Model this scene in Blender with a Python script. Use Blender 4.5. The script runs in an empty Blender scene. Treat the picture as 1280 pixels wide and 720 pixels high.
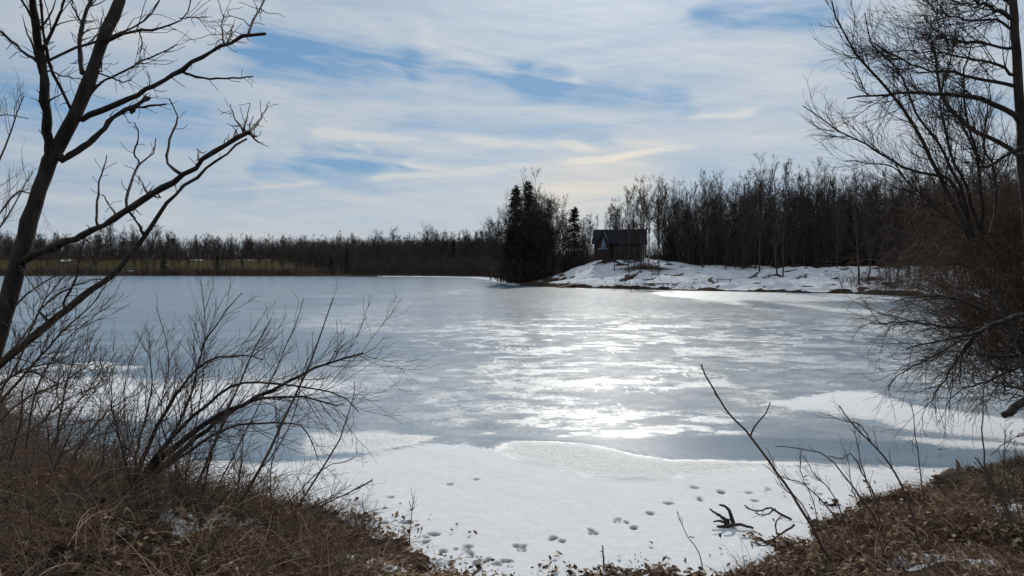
import bpy, math, random
import numpy as np
from mathutils import Vector

rng = np.random.default_rng(11)
random.seed(11)
S = bpy.context.scene
COL = S.collection
PI = math.pi

# ------------------------------------------------------------------ camera model
F = 924.0                      # focal length for a frame 1280 wide
EYE = 3.0
PITCH = math.radians(1.55)
CP, SP = math.cos(PITCH), math.sin(PITCH)


def ray(px, py):
    a = (np.asarray(px, float) - 640) / F
    b = (360 - np.asarray(py, float)) / F
    return a, CP + b * SP, -SP + b * CP


def P(px, py, Y):
    x, y, z = ray(px, py)
    s = Y / y
    return np.stack([x * s, y * s, EYE + z * s], -1)


def G(px, py, z=0.0):
    x, y, zz = ray(px, py)
    s = (z - EYE) / zz
    return np.stack([x * s, y * s, EYE + zz * s], -1)


def pix(p):
    p = np.asarray(p, float)
    x, y, z = p[..., 0], p[..., 1], p[..., 2] - EYE
    d = y * CP - z * SP
    u = y * SP + z * CP
    d = np.where(d < 0.01, 0.01, d)
    return 640 + F * x / d, 360 - F * u / d


# ------------------------------------------------------------------ numpy noise
def _hash(ix, iy, seed):
    n = (ix.astype(np.int64) * 374761393 + iy.astype(np.int64) * 668265263 + seed * 974634777) & 0x7fffffff
    n = ((n ^ (n >> 13)) * 1274126177) & 0x7fffffff
    return ((n ^ (n >> 16)) & 0xffff) / 65535.0


def vnoise(x, y, seed=0):
    x = np.asarray(x, float); y = np.asarray(y, float)
    ix = np.floor(x); iy = np.floor(y)
    fx = x - ix; fy = y - iy
    fx = fx * fx * (3 - 2 * fx); fy = fy * fy * (3 - 2 * fy)
    a = _hash(ix, iy, seed); b = _hash(ix + 1, iy, seed)
    c = _hash(ix, iy + 1, seed); d = _hash(ix + 1, iy + 1, seed)
    return (a + (b - a) * fx) * (1 - fy) + (c + (d - c) * fx) * fy


def fbm(x, y, seed=0, o=4):
    s = 0; a = 0.5; t = 0
    for k in range(o):
        s = s + a * vnoise(x * 2 ** k + 17.3 * k, y * 2 ** k - 9.1 * k, seed + k); t += a; a *= 0.5
    return s / t


def sstep(a, b, x):
    t = np.clip((x - a) / (b - a), 0, 1)
    return t * t * (3 - 2 * t)


def sdpoly(poly, x, y):
    """signed distance to a closed polygon, negative inside"""
    poly = np.asarray(poly, float)
    d = np.full(np.shape(x), 1e18); ins = np.zeros(np.shape(x), bool)
    for i in range(len(poly)):
        ax, ay = poly[i]; bx, by = poly[(i + 1) % len(poly)]
        ex, ey = bx - ax, by - ay
        wx, wy = x - ax, y - ay
        t = np.clip((wx * ex + wy * ey) / (ex * ex + ey * ey + 1e-12), 0, 1)
        d = np.minimum(d, (wx - ex * t) ** 2 + (wy - ey * t) ** 2)
        c = ((ay <= y) & (by > y)) | ((by <= y) & (ay > y))
        xi = ax + (y - ay) / np.where(abs(ey) < 1e-12, 1e-12, ey) * ex
        ins ^= c & (x < xi)
    d = np.sqrt(d)
    return np.where(ins, -d, d)


# ------------------------------------------------------------------ materials
def new_mat(name):
    m = bpy.data.materials.new(name); m.use_nodes = True
    nt = m.node_tree; nt.nodes.clear()
    return m, nt


class NT:
    def __init__(self, nt):
        self.nt = nt; self.n = nt.nodes; self.l = nt.links

    def node(self, t, **k):
        n = self.n.new(t)
        for a, b in k.items(): setattr(n, a, b)
        return n

    def put(self, sock, v):
        if isinstance(v, bpy.types.NodeSocket): self.l.new(v, sock)
        elif v is not None: sock.default_value = v

    def m(self, op, a, b=None, c=None, clamp=False):
        n = self.node('ShaderNodeMath', operation=op); n.use_clamp = clamp
        for i, v in enumerate((a, b, c)):
            if v is not None: self.put(n.inputs[i], v)
        return n.outputs[0]

    def vm(self, op, a, b=None, scale=None):
        n = self.node('ShaderNodeVectorMath', operation=op)
        self.put(n.inputs[0], a)
        if b is not None: self.put(n.inputs[1], b)
        if scale is not None: self.put(n.inputs['Scale'], scale)
        return n.outputs['Value'] if op in ('DOT_PRODUCT', 'DISTANCE', 'LENGTH') else n.outputs[0]

    def mix(self, f, a, b, blend='MIX'):
        n = self.node('ShaderNodeMix', data_type='RGBA', blend_type=blend)
        self.put(n.inputs[0], f); self.put(n.inputs[6], a); self.put(n.inputs[7], b)
        return n.outputs[2]

    def noise(self, vec, scale, detail=4, rough=0.55, dist=0.0):
        n = self.node('ShaderNodeTexNoise')
        if vec is not None: self.l.new(vec, n.inputs['Vector'])
        n.inputs['Scale'].default_value = scale; n.inputs['Detail'].default_value = detail
        n.inputs['Roughness'].default_value = rough; n.inputs['Distortion'].default_value = dist
        return n.outputs['Fac']

    def ramp(self, f, stops):
        n = self.node('ShaderNodeValToRGB')
        e = n.color_ramp.elements
        while len(e) < len(stops): e.new(0.5)
        for k, (p, c) in enumerate(stops):
            e[k].position = p; e[k].color = (*c, 1) if len(c) == 3 else c
        self.l.new(f, n.inputs[0]); return n.outputs[0]

    def mr(self, v, a, b, c=0.0, d=1.0, smooth=True):
        n = self.node('ShaderNodeMapRange'); n.interpolation_type = 'SMOOTHSTEP' if smooth else 'LINEAR'
        self.put(n.inputs[0], v); self.put(n.inputs[1], a); self.put(n.inputs[2], b)
        self.put(n.inputs[3], c); self.put(n.inputs[4], d)
        return n.outputs[0]

    def attr(self, name):
        n = self.node('ShaderNodeAttribute'); n.attribute_name = name; return n.outputs['Fac']

    def bump(self, h, strength, dist):
        n = self.node('ShaderNodeBump'); self.l.new(h, n.inputs['Height'])
        self.put(n.inputs['Strength'], strength); n.inputs['Distance'].default_value = dist
        return n.outputs[0]

    def principled(self, col, rough, normal=None, spec=0.5, metal=0.0):
        n = self.node('ShaderNodeBsdfPrincipled')
        self.put(n.inputs['Base Color'], col); self.put(n.inputs['Roughness'], rough)
        self.put(n.inputs['Specular IOR Level'], spec); self.put(n.inputs['Metallic'], metal)
        if normal is not None: self.l.new(normal, n.inputs['Normal'])
        return n.outputs[0]

    def out(self, sh):
        o = self.node('ShaderNodeOutputMaterial'); self.l.new(sh, o.inputs[0])


def c4(c): return (*c, 1.0)


def simple_mat(name, c1, c2, scale=8.0, rough=0.8, bump=0.0, bdist=0.01, island=0.0, spec=0.3, stretch=None):
    m, nt = new_mat(name); t = NT(nt)
    co = t.node('ShaderNodeTexCoord').outputs['Object']
    if stretch is not None: co = t.vm('MULTIPLY', co, stretch)
    f = t.noise(co, scale, 5, 0.6)
    f = t.mr(f, 0.3, 0.7)
    if island:
        r = t.node('ShaderNodeNewGeometry').outputs['Random Per Island']
        f = t.m('ADD', t.m('MULTIPLY', f, 1 - island), t.m('MULTIPLY', r, island))
    col = t.mix(f, c4(c1), c4(c2))
    nrm = t.bump(t.noise(co, scale * 2.5, 4, 0.6), bump, bdist) if bump else None
    t.out(t.principled(col, rough, nrm, spec)); return m


def blade_mat(name, stops, transl=0.3):
    m, nt = new_mat(name); t = NT(nt)
    r = t.node('ShaderNodeNewGeometry').outputs['Random Per Island']
    col = t.ramp(r, stops)
    p = t.principled(col, 0.75, None, 0.25)
    tr = t.node('ShaderNodeBsdfTranslucent'); t.l.new(col, tr.inputs[0])
    mx = t.node('ShaderNodeMixShader'); mx.inputs[0].default_value = transl
    t.l.new(p, mx.inputs[1]); t.l.new(tr.outputs[0], mx.inputs[2])
    t.out(mx.outputs[0]); return m


M = {}
M['bark'] = simple_mat('dark_bark', (0.016, 0.012, 0.010), (0.062, 0.047, 0.037), 11, 0.85, 1.0, 0.02, stretch=(1, 1, 0.35))
M['twig'] = simple_mat('dark_twig', (0.025, 0.018, 0.014), (0.07, 0.052, 0.04), 5, 0.8, island=0.6)
M['shrub_twig'] = simple_mat('shrub_twig', (0.05, 0.033, 0.025), (0.13, 0.092, 0.066), 5, 0.75, island=0.6)
M['brush'] = simple_mat('brush_twig', (0.06, 0.041, 0.03), (0.19, 0.125, 0.085), 5, 0.85, island=0.8)
M['farbark'] = simple_mat('wood_bark', (0.03, 0.024, 0.022), (0.08, 0.065, 0.056), 3, 0.9, stretch=(1, 1, 0.3))
M['fartwig'] = simple_mat('wood_twig', (0.036, 0.026, 0.022), (0.085, 0.062, 0.052), 2, 0.9, island=0.6)
M['needle'] = blade_mat('conifer_needle', [(0, (0.014, 0.017, 0.012)), (0.6, (0.028, 0.032, 0.021)), (1, (0.05, 0.048, 0.032))], 0.15)
M['scrub'] = simple_mat('shore_scrub', (0.05, 0.036, 0.026), (0.13, 0.085, 0.055), 3, 0.9, island=0.8)
M['grass'] = blade_mat('dead_grass', [(0, (0.03, 0.019, 0.013)), (0.45, (0.115, 0.07, 0.044)), (0.74, (0.28, 0.185, 0.115)), (0.92, (0.62, 0.50, 0.36)), (0.96, (0.07, 0.08, 0.033)), (1, (0.09, 0.10, 0.04))], 0.42)
M['leaf'] = blade_mat('dead_leaf', [(0, (0.03, 0.018, 0.012)), (0.45, (0.12, 0.07, 0.04)), (0.75, (0.28, 0.175, 0.10)), (0.95, (0.45, 0.35, 0.24)), (1, (0.6, 0.5, 0.38))], 0.2)
M['drift'] = simple_mat('wet_driftwood', (0.02, 0.016, 0.013), (0.06, 0.045, 0.035), 14, 0.6, 0.8, 0.01)
M['log'] = simple_mat('weathered_log', (0.10, 0.065, 0.045), (0.26, 0.18, 0.125), 12, 0.85, 0.7, 0.01, stretch=(0.4, 1, 1))
M['stone'] = simple_mat('dark_stone', (0.06, 0.056, 0.052), (0.17, 0.16, 0.15), 5, 0.85, 0.5, 0.04)
M['plank'] = simple_mat('brown_plank', (0.08, 0.055, 0.04), (0.17, 0.12, 0.085), 6, 0.8, 0.3, 0.01, stretch=(0.2, 1, 1))
M['siding'] = simple_mat('dark_siding', (0.03, 0.02, 0.016), (0.055, 0.038, 0.029), 4, 0.8, 0.3, 0.01, stretch=(0.15, 1, 3))
M['paleside'] = simple_mat('pale_siding', (0.25, 0.245, 0.235), (0.32, 0.31, 0.3), 3, 0.7)
M['roof'] = simple_mat('dark_shingle', (0.012, 0.013, 0.018), (0.026, 0.028, 0.036), 6, 0.9, 0.3, 0.02, spec=0.15)
M['trim'] = simple_mat('white_trim', (0.68, 0.72, 0.76), (0.8, 0.82, 0.84), 3, 0.6)
M['palewin'] = simple_mat('pale_sky_tint', (0.11, 0.155, 0.21), (0.17, 0.22, 0.28), 3, 0.4)  # sky reflection in the gable window, painted as a pale blue
M['birch'] = simple_mat('birch_bark', (0.22, 0.2, 0.18), (0.36, 0.34, 0.31), 6, 0.8)


M['darkplank'] = simple_mat('dark_plank', (0.02, 0.015, 0.012), (0.045, 0.033, 0.026), 6, 0.8)


def glass_mat():
    m, nt = new_mat('window_glass'); t = NT(nt)
    t.out(t.principled(c4((0.02, 0.025, 0.03)), 0.08, None, 0.25)); return m


M['glass'] = glass_mat()


# ------------------------------------------------------------------ mesh builder
class MB:
    def __init__(self): self.v = []; self.q = []; self.t = []; self.n = 0

    def add(self, v, q=None, t=None):
        v = np.asarray(v, float).reshape(-1, 3)
        if q is not None and len(q): self.q.append(np.asarray(q, np.int64) + self.n)
        if t is not None and len(t): self.t.append(np.asarray(t, np.int64) + self.n)
        self.v.append(v); self.n += len(v); return self

    def tubes(self, Pp, R, sides=3, cap=False):
        Pp = np.asarray(Pp, float); R = np.asarray(R, float)
        if Pp.ndim == 2: Pp = Pp[None]; R = R[None]
        if cap:
            e = Pp[:, -1:] + 1e-4 * (Pp[:, -1:] - Pp[:, -2:-1]); Pp = np.concatenate([Pp, e], 1)
            R = np.concatenate([R, np.full((len(R), 1), 1e-4)], 1)
        N, K, _ = Pp.shape
        T = np.gradient(Pp, axis=1); T /= np.linalg.norm(T, axis=2, keepdims=True) + 1e-12
        if cap: T[:, -1] = T[:, -2]
        md = Pp[:, -1] - Pp[:, 0]
        ref = np.zeros((N, 3)); ref[np.arange(N), np.argmin(np.abs(md), 1)] = 1
        n1 = np.cross(T, ref[:, None, :]); n1 /= np.linalg.norm(n1, axis=2, keepdims=True) + 1e-12
        n2 = np.cross(T, n1)
        a = np.arange(sides) * 2 * PI / sides
        V = Pp[:, :, None, :] + R[:, :, None, None] * (np.cos(a)[None, None, :, None] * n1[:, :, None, :] + np.sin(a)[None, None, :, None] * n2[:, :, None, :])
        base = (np.arange(N) * K * sides)[:, None, None] + (np.arange(K - 1) * sides)[None, :, None]
        s = np.arange(sides)[None, None, :]; s2 = (np.arange(sides) + 1) % sides; s2 = s2[None, None, :]
        q = np.stack([base + s, base + s2, base + sides + s2, base + sides + s], -1).reshape(-1, 4)
        return self.add(V, q)

    def strips(self, Pp, W, side):
        """flat blades: Pp (N,K,3), W (N,K) half widths, side (N,3)"""
        N, K, _ = Pp.shape
        L = Pp - W[:, :, None] * side[:, None, :]; Rr = Pp + W[:, :, None] * side[:, None, :]
        V = np.stack([L, Rr], 2)
        b = (np.arange(N) * K * 2)[:, None] + (np.arange(K - 1) * 2)[None, :]
        q = np.stack([b, b + 1, b + 3, b + 2], -1).reshape(-1, 4)
        return self.add(V, q)

    def box(self, x0, x1, y0, y1, z0, z1):
        v = [(x, y, z) for z in (z0, z1) for y in (y0, y1) for x in (x0, x1)]
        q = [(0, 2, 3, 1), (4, 5, 7, 6), (0, 1, 5, 4), (2, 6, 7, 3), (0, 4, 6, 2), (1, 3, 7, 5)]
        return self.add(v, q)

    def build(self, name, mat, parent=None, smooth=True, off=None):
        me = bpy.data.meshes.new(name)
        v = np.concatenate(self.v) if self.v else np.zeros((0, 3))
        if off is not None: v = v - np.asarray(off)
        me.vertices.add(len(v)); me.vertices.foreach_set('co', v.astype(np.float32).ravel())
        q = np.concatenate(self.q) if self.q else np.zeros((0, 4), np.int64)
        t = np.concatenate(self.t) if self.t else np.zeros((0, 3), np.int64)
        li = np.concatenate([q.ravel(), t.ravel()]).astype(np.int32)
        me.loops.add(len(li)); me.loops.foreach_set('vertex_index', li)
        st = np.concatenate([np.arange(len(q)) * 4, len(q) * 4 + np.arange(len(t)) * 3]).astype(np.int32)
        me.polygons.add(len(st)); me.polygons.foreach_set('loop_start', st)
        me.polygons.foreach_set('use_smooth', np.full(len(st), smooth))
        me.update(calc_edges=True)
        me.materials.append(mat)
        o = bpy.data.objects.new(name, me); COL.objects.link(o)
        if parent is not None: o.parent = parent
        return o


def tag(o, label=None, cat=None, group=None, kind=None):
    if label: o['label'] = label
    if cat: o['category'] = cat
    if group: o['group'] = group
    if kind: o['kind'] = kind
    return o


def empty(name, loc, label=None, cat=None, group=None, rz=0.0):
    o = bpy.data.objects.new(name, None); COL.objects.link(o)
    o.location = tuple(float(c) for c in loc); o.rotation_euler = (0, 0, rz)
    o.empty_display_size = 0.2
    return tag(o, label, cat, group)


def dup(root, loc, rz=0.0, sc=(1, 1, 1), label=None, group=None):
    r = root.copy(); COL.objects.link(r)
    r.location = tuple(float(c) for c in loc); r.rotation_euler = (0, 0, rz); r.scale = sc
    if label: r['label'] = label
    if group: r['group'] = group
    for ch in list(root.children):
        c = ch.copy(); COL.objects.link(c); c.parent = r
        for g in list(ch.children):
            d = g.copy(); COL.objects.link(d); d.parent = c
    return r


def nrmz(a): return a / (np.linalg.norm(a, axis=-1, keepdims=True) + 1e-12)


def grow(Pp, R, n, L, ang=0.8, K=5, wander=0.15, up=0.0, t0=0.2, t1=1.0, rf=0.6, rmin=0.002, lt=0.5, rel=False, rmax=1.0, flat=None):
    N, Kp, _ = Pp.shape
    idx = np.repeat(np.arange(N), n); m = len(idx)
    t = rng.uniform(t0, t1, m)
    f = t * (Kp - 1); i = np.clip(np.floor(f).astype(int), 0, Kp - 2); fr = (f - i)[:, None]
    A = Pp[idx, i]; B = Pp[idx, i + 1]
    p = A + (B - A) * fr; T = nrmz(B - A)
    r0 = np.clip((R[idx, i] * (1 - fr[:, 0]) + R[idx, i + 1] * fr[:, 0]) * rf, rmin, rmax)
    q = rng.normal(size=(m, 3))
    if flat is not None: q *= np.asarray(flat)
    q = nrmz(q - (q * T).sum(1, keepdims=True) * T)
    a = (ang * rng.uniform(0.6, 1.3, m))[:, None]
    d = nrmz(T * np.cos(a) + q * np.sin(a))
    Ls = np.full(m, L, float)
    if rel: Ls = Ls * np.linalg.norm(np.diff(Pp, axis=1), axis=2).sum(1)[idx]
    Ls *= rng.uniform(0.5, 1.2, m) * (1 - lt * t)
    out = [p]; st = (Ls / (K - 1))[:, None]
    for k in range(K - 1):
        p = p + d * st; out.append(p)
        d = nrmz(d + rng.normal(size=(m, 3)) * wander + np.array([0, 0, up]))
    w = np.linspace(0, 1, K)[None, :] ** 0.8
    Rr = r0[:, None] * (1 - w) + rmin * w
    return np.stack(out, 1), Rr


def spline(pts, K):
    """Catmull-Rom through pts (n,3), resampled at K even steps"""
    p = np.asarray(pts, float)
    if len(p) == 2: return p[0] + (p[1] - p[0]) * np.linspace(0, 1, K)[:, None]
    e = np.vstack([2 * p[0] - p[1], p, 2 * p[-1] - p[-2]])
    seg = np.linalg.norm(np.diff(p, axis=0), axis=1); cs = np.concatenate([[0], np.cumsum(seg)])
    s = np.linspace(0, cs[-1], K); i = np.clip(np.searchsorted(cs, s, 'right') - 1, 0, len(seg) - 1)
    u = ((s - cs[i]) / (seg[i] + 1e-9))[:, None]
    a, b, c, d = e[i], e[i + 1], e[i + 2], e[i + 3]
    return 0.5 * (2 * b + (c - a) * u + (2 * a - 5 * b + 4 * c - d) * u ** 2 + (3 * b - a - 3 * c + d) * u ** 3)


def traced(pp, r0, r1, Y0, Y1=None, K=14, jit=0.004, bow=0.0):
    """a branch seen at picture points pp, running from depth Y0 to Y1; radii in picture pixels"""
    pp = np.asarray(pp, float); Y1 = Y0 if Y1 is None else Y1
    s = np.concatenate([[0], np.cumsum(np.linalg.norm(np.diff(pp, axis=0), axis=1))]); s /= s[-1]
    Yv = Y0 + (Y1 - Y0) * s + bow * np.sin(PI * s)
    c = spline(P(pp[:, 0], pp[:, 1], Yv), K)
    j = rng.normal(size=c.shape) * jit; j[0] = 0
    c = c + j
    w = np.linspace(0, 1, K)
    return c, (r0 + (r1 - r0) * w) * (Y0 + (Y1 - Y0) * w) / F


def zm(pts, ox, oy, k):        # picture points read off an enlarged crop
    return [(ox + x * k, oy + y * k) for x, y in pts]


# ------------------------------------------------------------------ shoreline and land
near_shore = [(1500, 560), (1400, 568), (1280, 580), (1180, 600), (1080, 628), (1010, 655), (960, 690), (900, 714), (830, 722), (700, 722), (620, 722),
              (560, 712), (500, 684), (440, 660), (380, 652), (330, 640), (250, 622), (170, 608), (100, 594), (50, 560), (0, 505), (-150, 462), (-400, 436), (-700, 427)]
far_shore = [(-700, 345.2), (-300, 345.0), (-50, 344.8), (200, 344.8), (400, 345.4), (520, 346.2), (585, 347.2), (612, 350), (622, 353.2), (632, 355.2), (642, 356.6), (690, 358.8), (740, 360.6),
             (850, 363), (940, 365), (1000, 366.2), (1060, 367.2), (1130, 370), (1280, 376), (1500, 388), (1800, 405)]
LAKE = [tuple(G(a, b)[:2]) for a, b in near_shore] + [tuple(G(a, b)[:2]) for a, b in far_shore] + [(75, 22), (40, 10)]
CABIN_C = P(778, 319, 126.0)


def land(x, y):
    """height of the ground, signed distance to the lake edge (positive on land)"""
    x = np.asarray(x, float); y = np.asarray(y, float)
    d = sdpoly(LAKE, x, y)
    r = np.hypot(x, y)
    near = (y < 45) & (r < 60)
    nz = np.where(near, (fbm(x * 1.6, y * 1.6, 3) - 0.5) * 1.0 + (fbm(x * 5, y * 5, 5) - 0.5) * 0.85, (fbm(x * 0.25, y * 0.25, 7) - 0.5) * 2.2)
    dn = d + nz
    wc = np.exp(-((x - 0.4) / 1.5) ** 2)
    Lr = 2.0 + 5.0 * wc + 2.2 * sstep(1.5, 3.5, x) + 0.7 * sstep(-1.5, -4, x)
    zn = 1.35 * (1 - np.exp(-np.maximum(dn, 0) / Lr))
    zn += 0.10 * np.exp(-(((x + 5.4) / 1.6) ** 2 + ((y - 5.6) / 2.0) ** 2)) * sstep(0, 2, dn)
    zn += (0.12 + 0.22 * sstep(-1, -3, x)) * (fbm(x * 1.8, y * 1.8, 9) - 0.5) * sstep(0, 0.6, dn)
    zn = np.where(dn < 0, np.maximum(dn * 0.35, -0.8), zn)
    # far land: cut bank, then slope
    pen = sstep(-6, 6, x - 0.02 * y + 2) * sstep(200, 170, y)
    dp = np.maximum(dn, 0)
    zp = (0.14 + 0.42 * sstep(.35, .65, fbm(x * .35, y * .35, 41))) * sstep(0, 0.6, dp) + 2.6 * sstep(0.3, 24, dp) + np.minimum(np.maximum(dp - 24, 0) * 0.05, 5)
    kn = np.exp(-(((x - CABIN_C[0]) / 9.5) ** 2 + ((y - CABIN_C[1] - 3) / 13) ** 2))
    zp += kn * 2.35 * sstep(0, 8, dp)
    zp += (fbm(x * 0.5, y * 0.5, 21) - 0.5) * 0.5 * sstep(0.2, 3, dp)
    zf = 0.25 * sstep(0, 1, dp) + 7.5 * sstep(2, 130, dp) + 9 * sstep(130, 600, dp) + (fbm(x * 0.03, y * 0.03, 23) - 0.5) * 1.6 * sstep(5, 40, dp)
    zfar = zp * pen + zf * (1 - pen)
    zfar = np.where(dn < 0, np.maximum(dn * 0.35, -0.8), zfar)
    bl = sstep(30, 55, y)
    return zn * (1 - bl) + zfar * bl, dn, pen * bl


def ground_z(x, y): return float(land(np.array([x]), np.array([y]))[0][0])


def polar_grid(rad, az):
    A, Rr = np.meshgrid(az, rad)
    x = Rr * np.sin(A); y = Rr * np.cos(A)
    nr, na = len(rad), len(az)
    b = np.arange(nr - 1)[:, None] * na + np.arange(na - 1)[None, :]
    q = np.stack([b, b + 1, b + na + 1, b + na], -1).reshape(-1, 4)
    return x.ravel(), y.ravel(), q


def setattr_f(o, name, val):
    a = o.data.attributes.new(name, 'FLOAT', 'POINT'); a.data.foreach_set('value', np.asarray(val, np.float32).ravel())


# ground sheet, out to the horizon
rad = np.concatenate([[0.3, 1.0, 2.0], np.arange(3, 16, 0.07), np.arange(16, 40, 0.5), np.arange(40, 66, 1.0), np.arange(66, 150, 0.4),
                      np.arange(150, 262, 4.0), np.arange(262, 420, 2.0), np.geomspace(420, 6000, 30)])
azd = np.concatenate([np.arange(-180, -48, 4.0), np.arange(-48, 48, 0.16), np.arange(48, 180.1, 4.0)])
gx, gy, gq = polar_grid(rad, np.radians(azd))
gz, gd, gpen = land(gx, gy)
b = MB(); b.add(np.stack([gx, gy, gz], -1), gq)


def ground_mat():
    m, nt = new_mat('ground_surface'); t = NT(nt)
    pos = t.node('ShaderNodeNewGeometry').outputs['Position']
    snow = t.attr('snow'); field = t.attr('field'); edge = t.attr('edge')
    n1 = t.noise(pos, 2.2, 8, 0.72); n2 = t.noise(pos, 18.0, 4, 0.6); n3 = t.noise(pos, 0.35, 5, 0.6)
    litter = t.ramp(t.m('ADD', t.m('MULTIPLY', n1, 0.5), t.m('MULTIPLY', n2, 0.5)),
                    [(0.3, (0.018, 0.012, 0.009)), (0.5, (0.05, 0.032, 0.02)), (0.66, (0.11, 0.075, 0.048))])
    fld = t.ramp(t.noise(t.vm('MULTIPLY', pos, (0.03, 0.12, 0.1)), 1.0, 5, 0.65),
                 [(0.3, (0.016, 0.013, 0.005)), (0.45, (0.034, 0.032, 0.009)), (0.58, (0.05, 0.036, 0.012)), (0.7, (0.055, 0.028, 0.014))])
    col = t.mix(field, litter, fld)
    soil_shade = t.mix(n1, c4((0.018, 0.014, 0.011)), c4((0.06, 0.045, 0.033)))  # bare earth, and also the painted shade of the far bank face
    col = t.mix(edge, col, soil_shade)
    sm = t.m('ADD', snow, t.m('MULTIPLY', t.m('SUBTRACT', t.m('ADD', t.m('MULTIPLY', n1, 0.4), t.m('MULTIPLY', n3, 0.6)), 0.5), 1.3))
    sm = t.mr(sm, 0.42, 0.58)
    sn = t.mix(t.mr(n1, .3, .7), c4((0.52, 0.54, 0.57)), c4((0.72, 0.73, 0.75)))
    col = t.mix(sm, col, sn)
    nr = t.bump(t.m('ADD', n2, n1), 0.7, 0.05)
    t.out(t.principled(col, 0.95, nr, 0.03)); return m


ground = tag(b.build('ground', ground_mat()), kind='structure')
ppx, ppy = pix(np.stack([gx, gy, gz], -1))
fz = fbm(gx * 0.12, gy * 0.12, 31)
pensnow = gpen * sstep(0.3, 1.2, gd) * sstep(30, 22, gd + (fbm(gx * 0.2, gy * 0.2, 33) - 0.5) * 8 - 9 * np.exp(-((gx - CABIN_C[0]) / 10) ** 2)) * sstep(-4, 8, gx - 0.045 * gy + (fz - 0.5) * 6)
far = (1 - gpen) * (gy > 60)
farsnow = far * (sstep(0.66, 0.78, fbm(gx * 0.018, gy * 0.09, 35)) * sstep(12, 40, gd) * 0.75 + sstep(5.5, 3, gd) * sstep(430, 520, ppx) * 0.95)
nearsnow = (gy < 45) * (gd > .1) * sstep(3.5, 1.5, gd) * sstep(.60, .68, fbm(gx * 1.1 + 40, gy * 1.1, 47)) * 1.2
setattr_f(ground, 'snow', np.clip(nearsnow + pensnow * (0.42 + 0.68 * sstep(.25, .6, fbm(gx * .7, gy * .7, 45))) + farsnow, 0, 1))
setattr_f(ground, 'field', far * sstep(10, 25, gd) * sstep(420, 360, ppx))
setattr_f(ground, 'edge', ((gy > 60) * sstep(1.0, 0.45, gd) * sstep(.34, .5, fbm(gx * .45, gy * .45, 43)) + (gy < 45) * sstep(0.35, 0.0, gd) + far * sstep(350, 400, ppx) * .9) * 1.0)  # shade on the backlit far bank face is painted in as dark colour

# ------------------------------------------------------------------ frozen lake
cols = np.concatenate([np.arange(-900, -20, 20.0), np.arange(-20, 1300, 1.6), np.arange(1300, 2400, 20.0)])
rows = np.concatenate([np.arange(342.0, 362, 0.3), np.arange(362, 400, 0.5), np.arange(400, 560, 1.0), np.arange(560, 735, 0.8), np.arange(735, 860, 10)])
CX, RY = np.meshgrid(cols, rows)
lp = G(CX.ravel(), RY.ravel())
lx, ly = lp[:, 0], lp[:, 1]
U, V = CX.ravel(), RY.ravel()


def patch(poly, soft, warp=6.0, wx=0.8, seed=0):
    """soft-edged patch on the ice; outline warped by noise laid out in metres"""
    wu = (fbm(lx * wx, ly * wx * 0.6, seed) - 0.5) * warp * 6
    wv = (fbm(lx * wx, ly * wx * 0.6, seed + 50) - 0.5) * warp * (V - 330) / 180
    k = 5.0
    d = sdpoly([(a, c * k) for a, c in poly], U + wu, (V + wv) * k)
    return sstep(soft * k, -soft * k, d)


snow_edge = [(-300, 520), (60, 560), (250, 578), (340, 580), (450, 573), (517, 560), (568, 556), (619, 566), (658, 578), (712, 590), (760, 599), (814, 601), (869, 594), (920, 589), (1000, 582),
             (1100, 586), (1280, 592), (1600, 592), (1600, 900), (-300, 900)]
sn = patch(snow_edge, 12, 6.0, 1.6, 61)
sn = np.maximum(sn, patch([(968, 506), (1041, 490), (1082, 491), (1134, 508), (1280, 524), (1500, 530), (1500, 556), (1280, 552), (1162, 540), (1102, 528), (1041, 516)], 9, 8, 0.7, 63))
sn = np.maximum(sn, (0.62 + .35 * fbm(lx * 1.2, ly * .7, 68)) * patch([(-200, 462), (80, 468), (200, 472), (330, 470), (455, 476), (470, 486), (400, 498), (300, 505), (240, 524), (120, 530), (-200, 520)], 18, 10, 0.9, 65))
sn = np.maximum(sn, 0.8 * patch([(1085, 545), (1190, 552), (1300, 560), (1300, 570), (1180, 562)], 7, 8, 0.6, 66))
# frosty / rough areas, with some sun glare painted in as whiteness
fr = patch([(616, 566), (640, 552), (690, 551), (745, 557), (795, 568), (840, 576), (910, 578), (1010, 579), (920, 592), (869, 597), (814, 604), (760, 602), (712, 592), (658, 580)], 6, 4.5, 1.6, 67)
fr = np.maximum(fr, 0.9 * patch([(380, 541), (480, 538), (548, 546), (530, 556), (470, 564), (380, 570)], 6, 4, 1.2, 69))
fr = np.maximum(fr, (0.75 * sstep(.34, .68, fbm(lx * 1.5, ly * 2.4, 70))) * patch([(590, 533), (640, 524), (780, 522), (880, 530), (935, 543), (860, 546), (740, 546), (600, 544)], 8, 7, 0.8, 71))  # rough band whose glint is put into the colour as white
fr = np.maximum(fr, 0.62 * (0.9 * sstep(.36, .66, fbm(lx * 1.0, ly * 1.6, 76))) * patch([(410, 512), (600, 510), (900, 512), (1000, 520), (930, 536), (560, 536), (430, 530)], 12, 8, 0.6, 72))
mid = sstep(375, 410, V) * sstep(540, 505, V)
cellA = fbm(lx * 0.62 + 3, ly * 0.95, 73, 5); cellB = fbm(lx * 0.2, ly * 0.10, 75, 4)
lr = sstep(260, 520, U + (cellB - 0.5) * 300)
cellD = fbm(lx * 1.3, ly * 1.9, 77, 5)
cellE = fbm(lx * 0.75 + 31, ly * 0.42, 74, 5)
mott = sstep(0.40, 0.60, cellA * 0.3 + cellE * 0.32 + cellB * 0.13 + cellD * 0.25) * mid
vein = sstep(0.03, 0.0, abs(cellE - 0.5)) * sstep(.4, .6, cellD)
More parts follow.
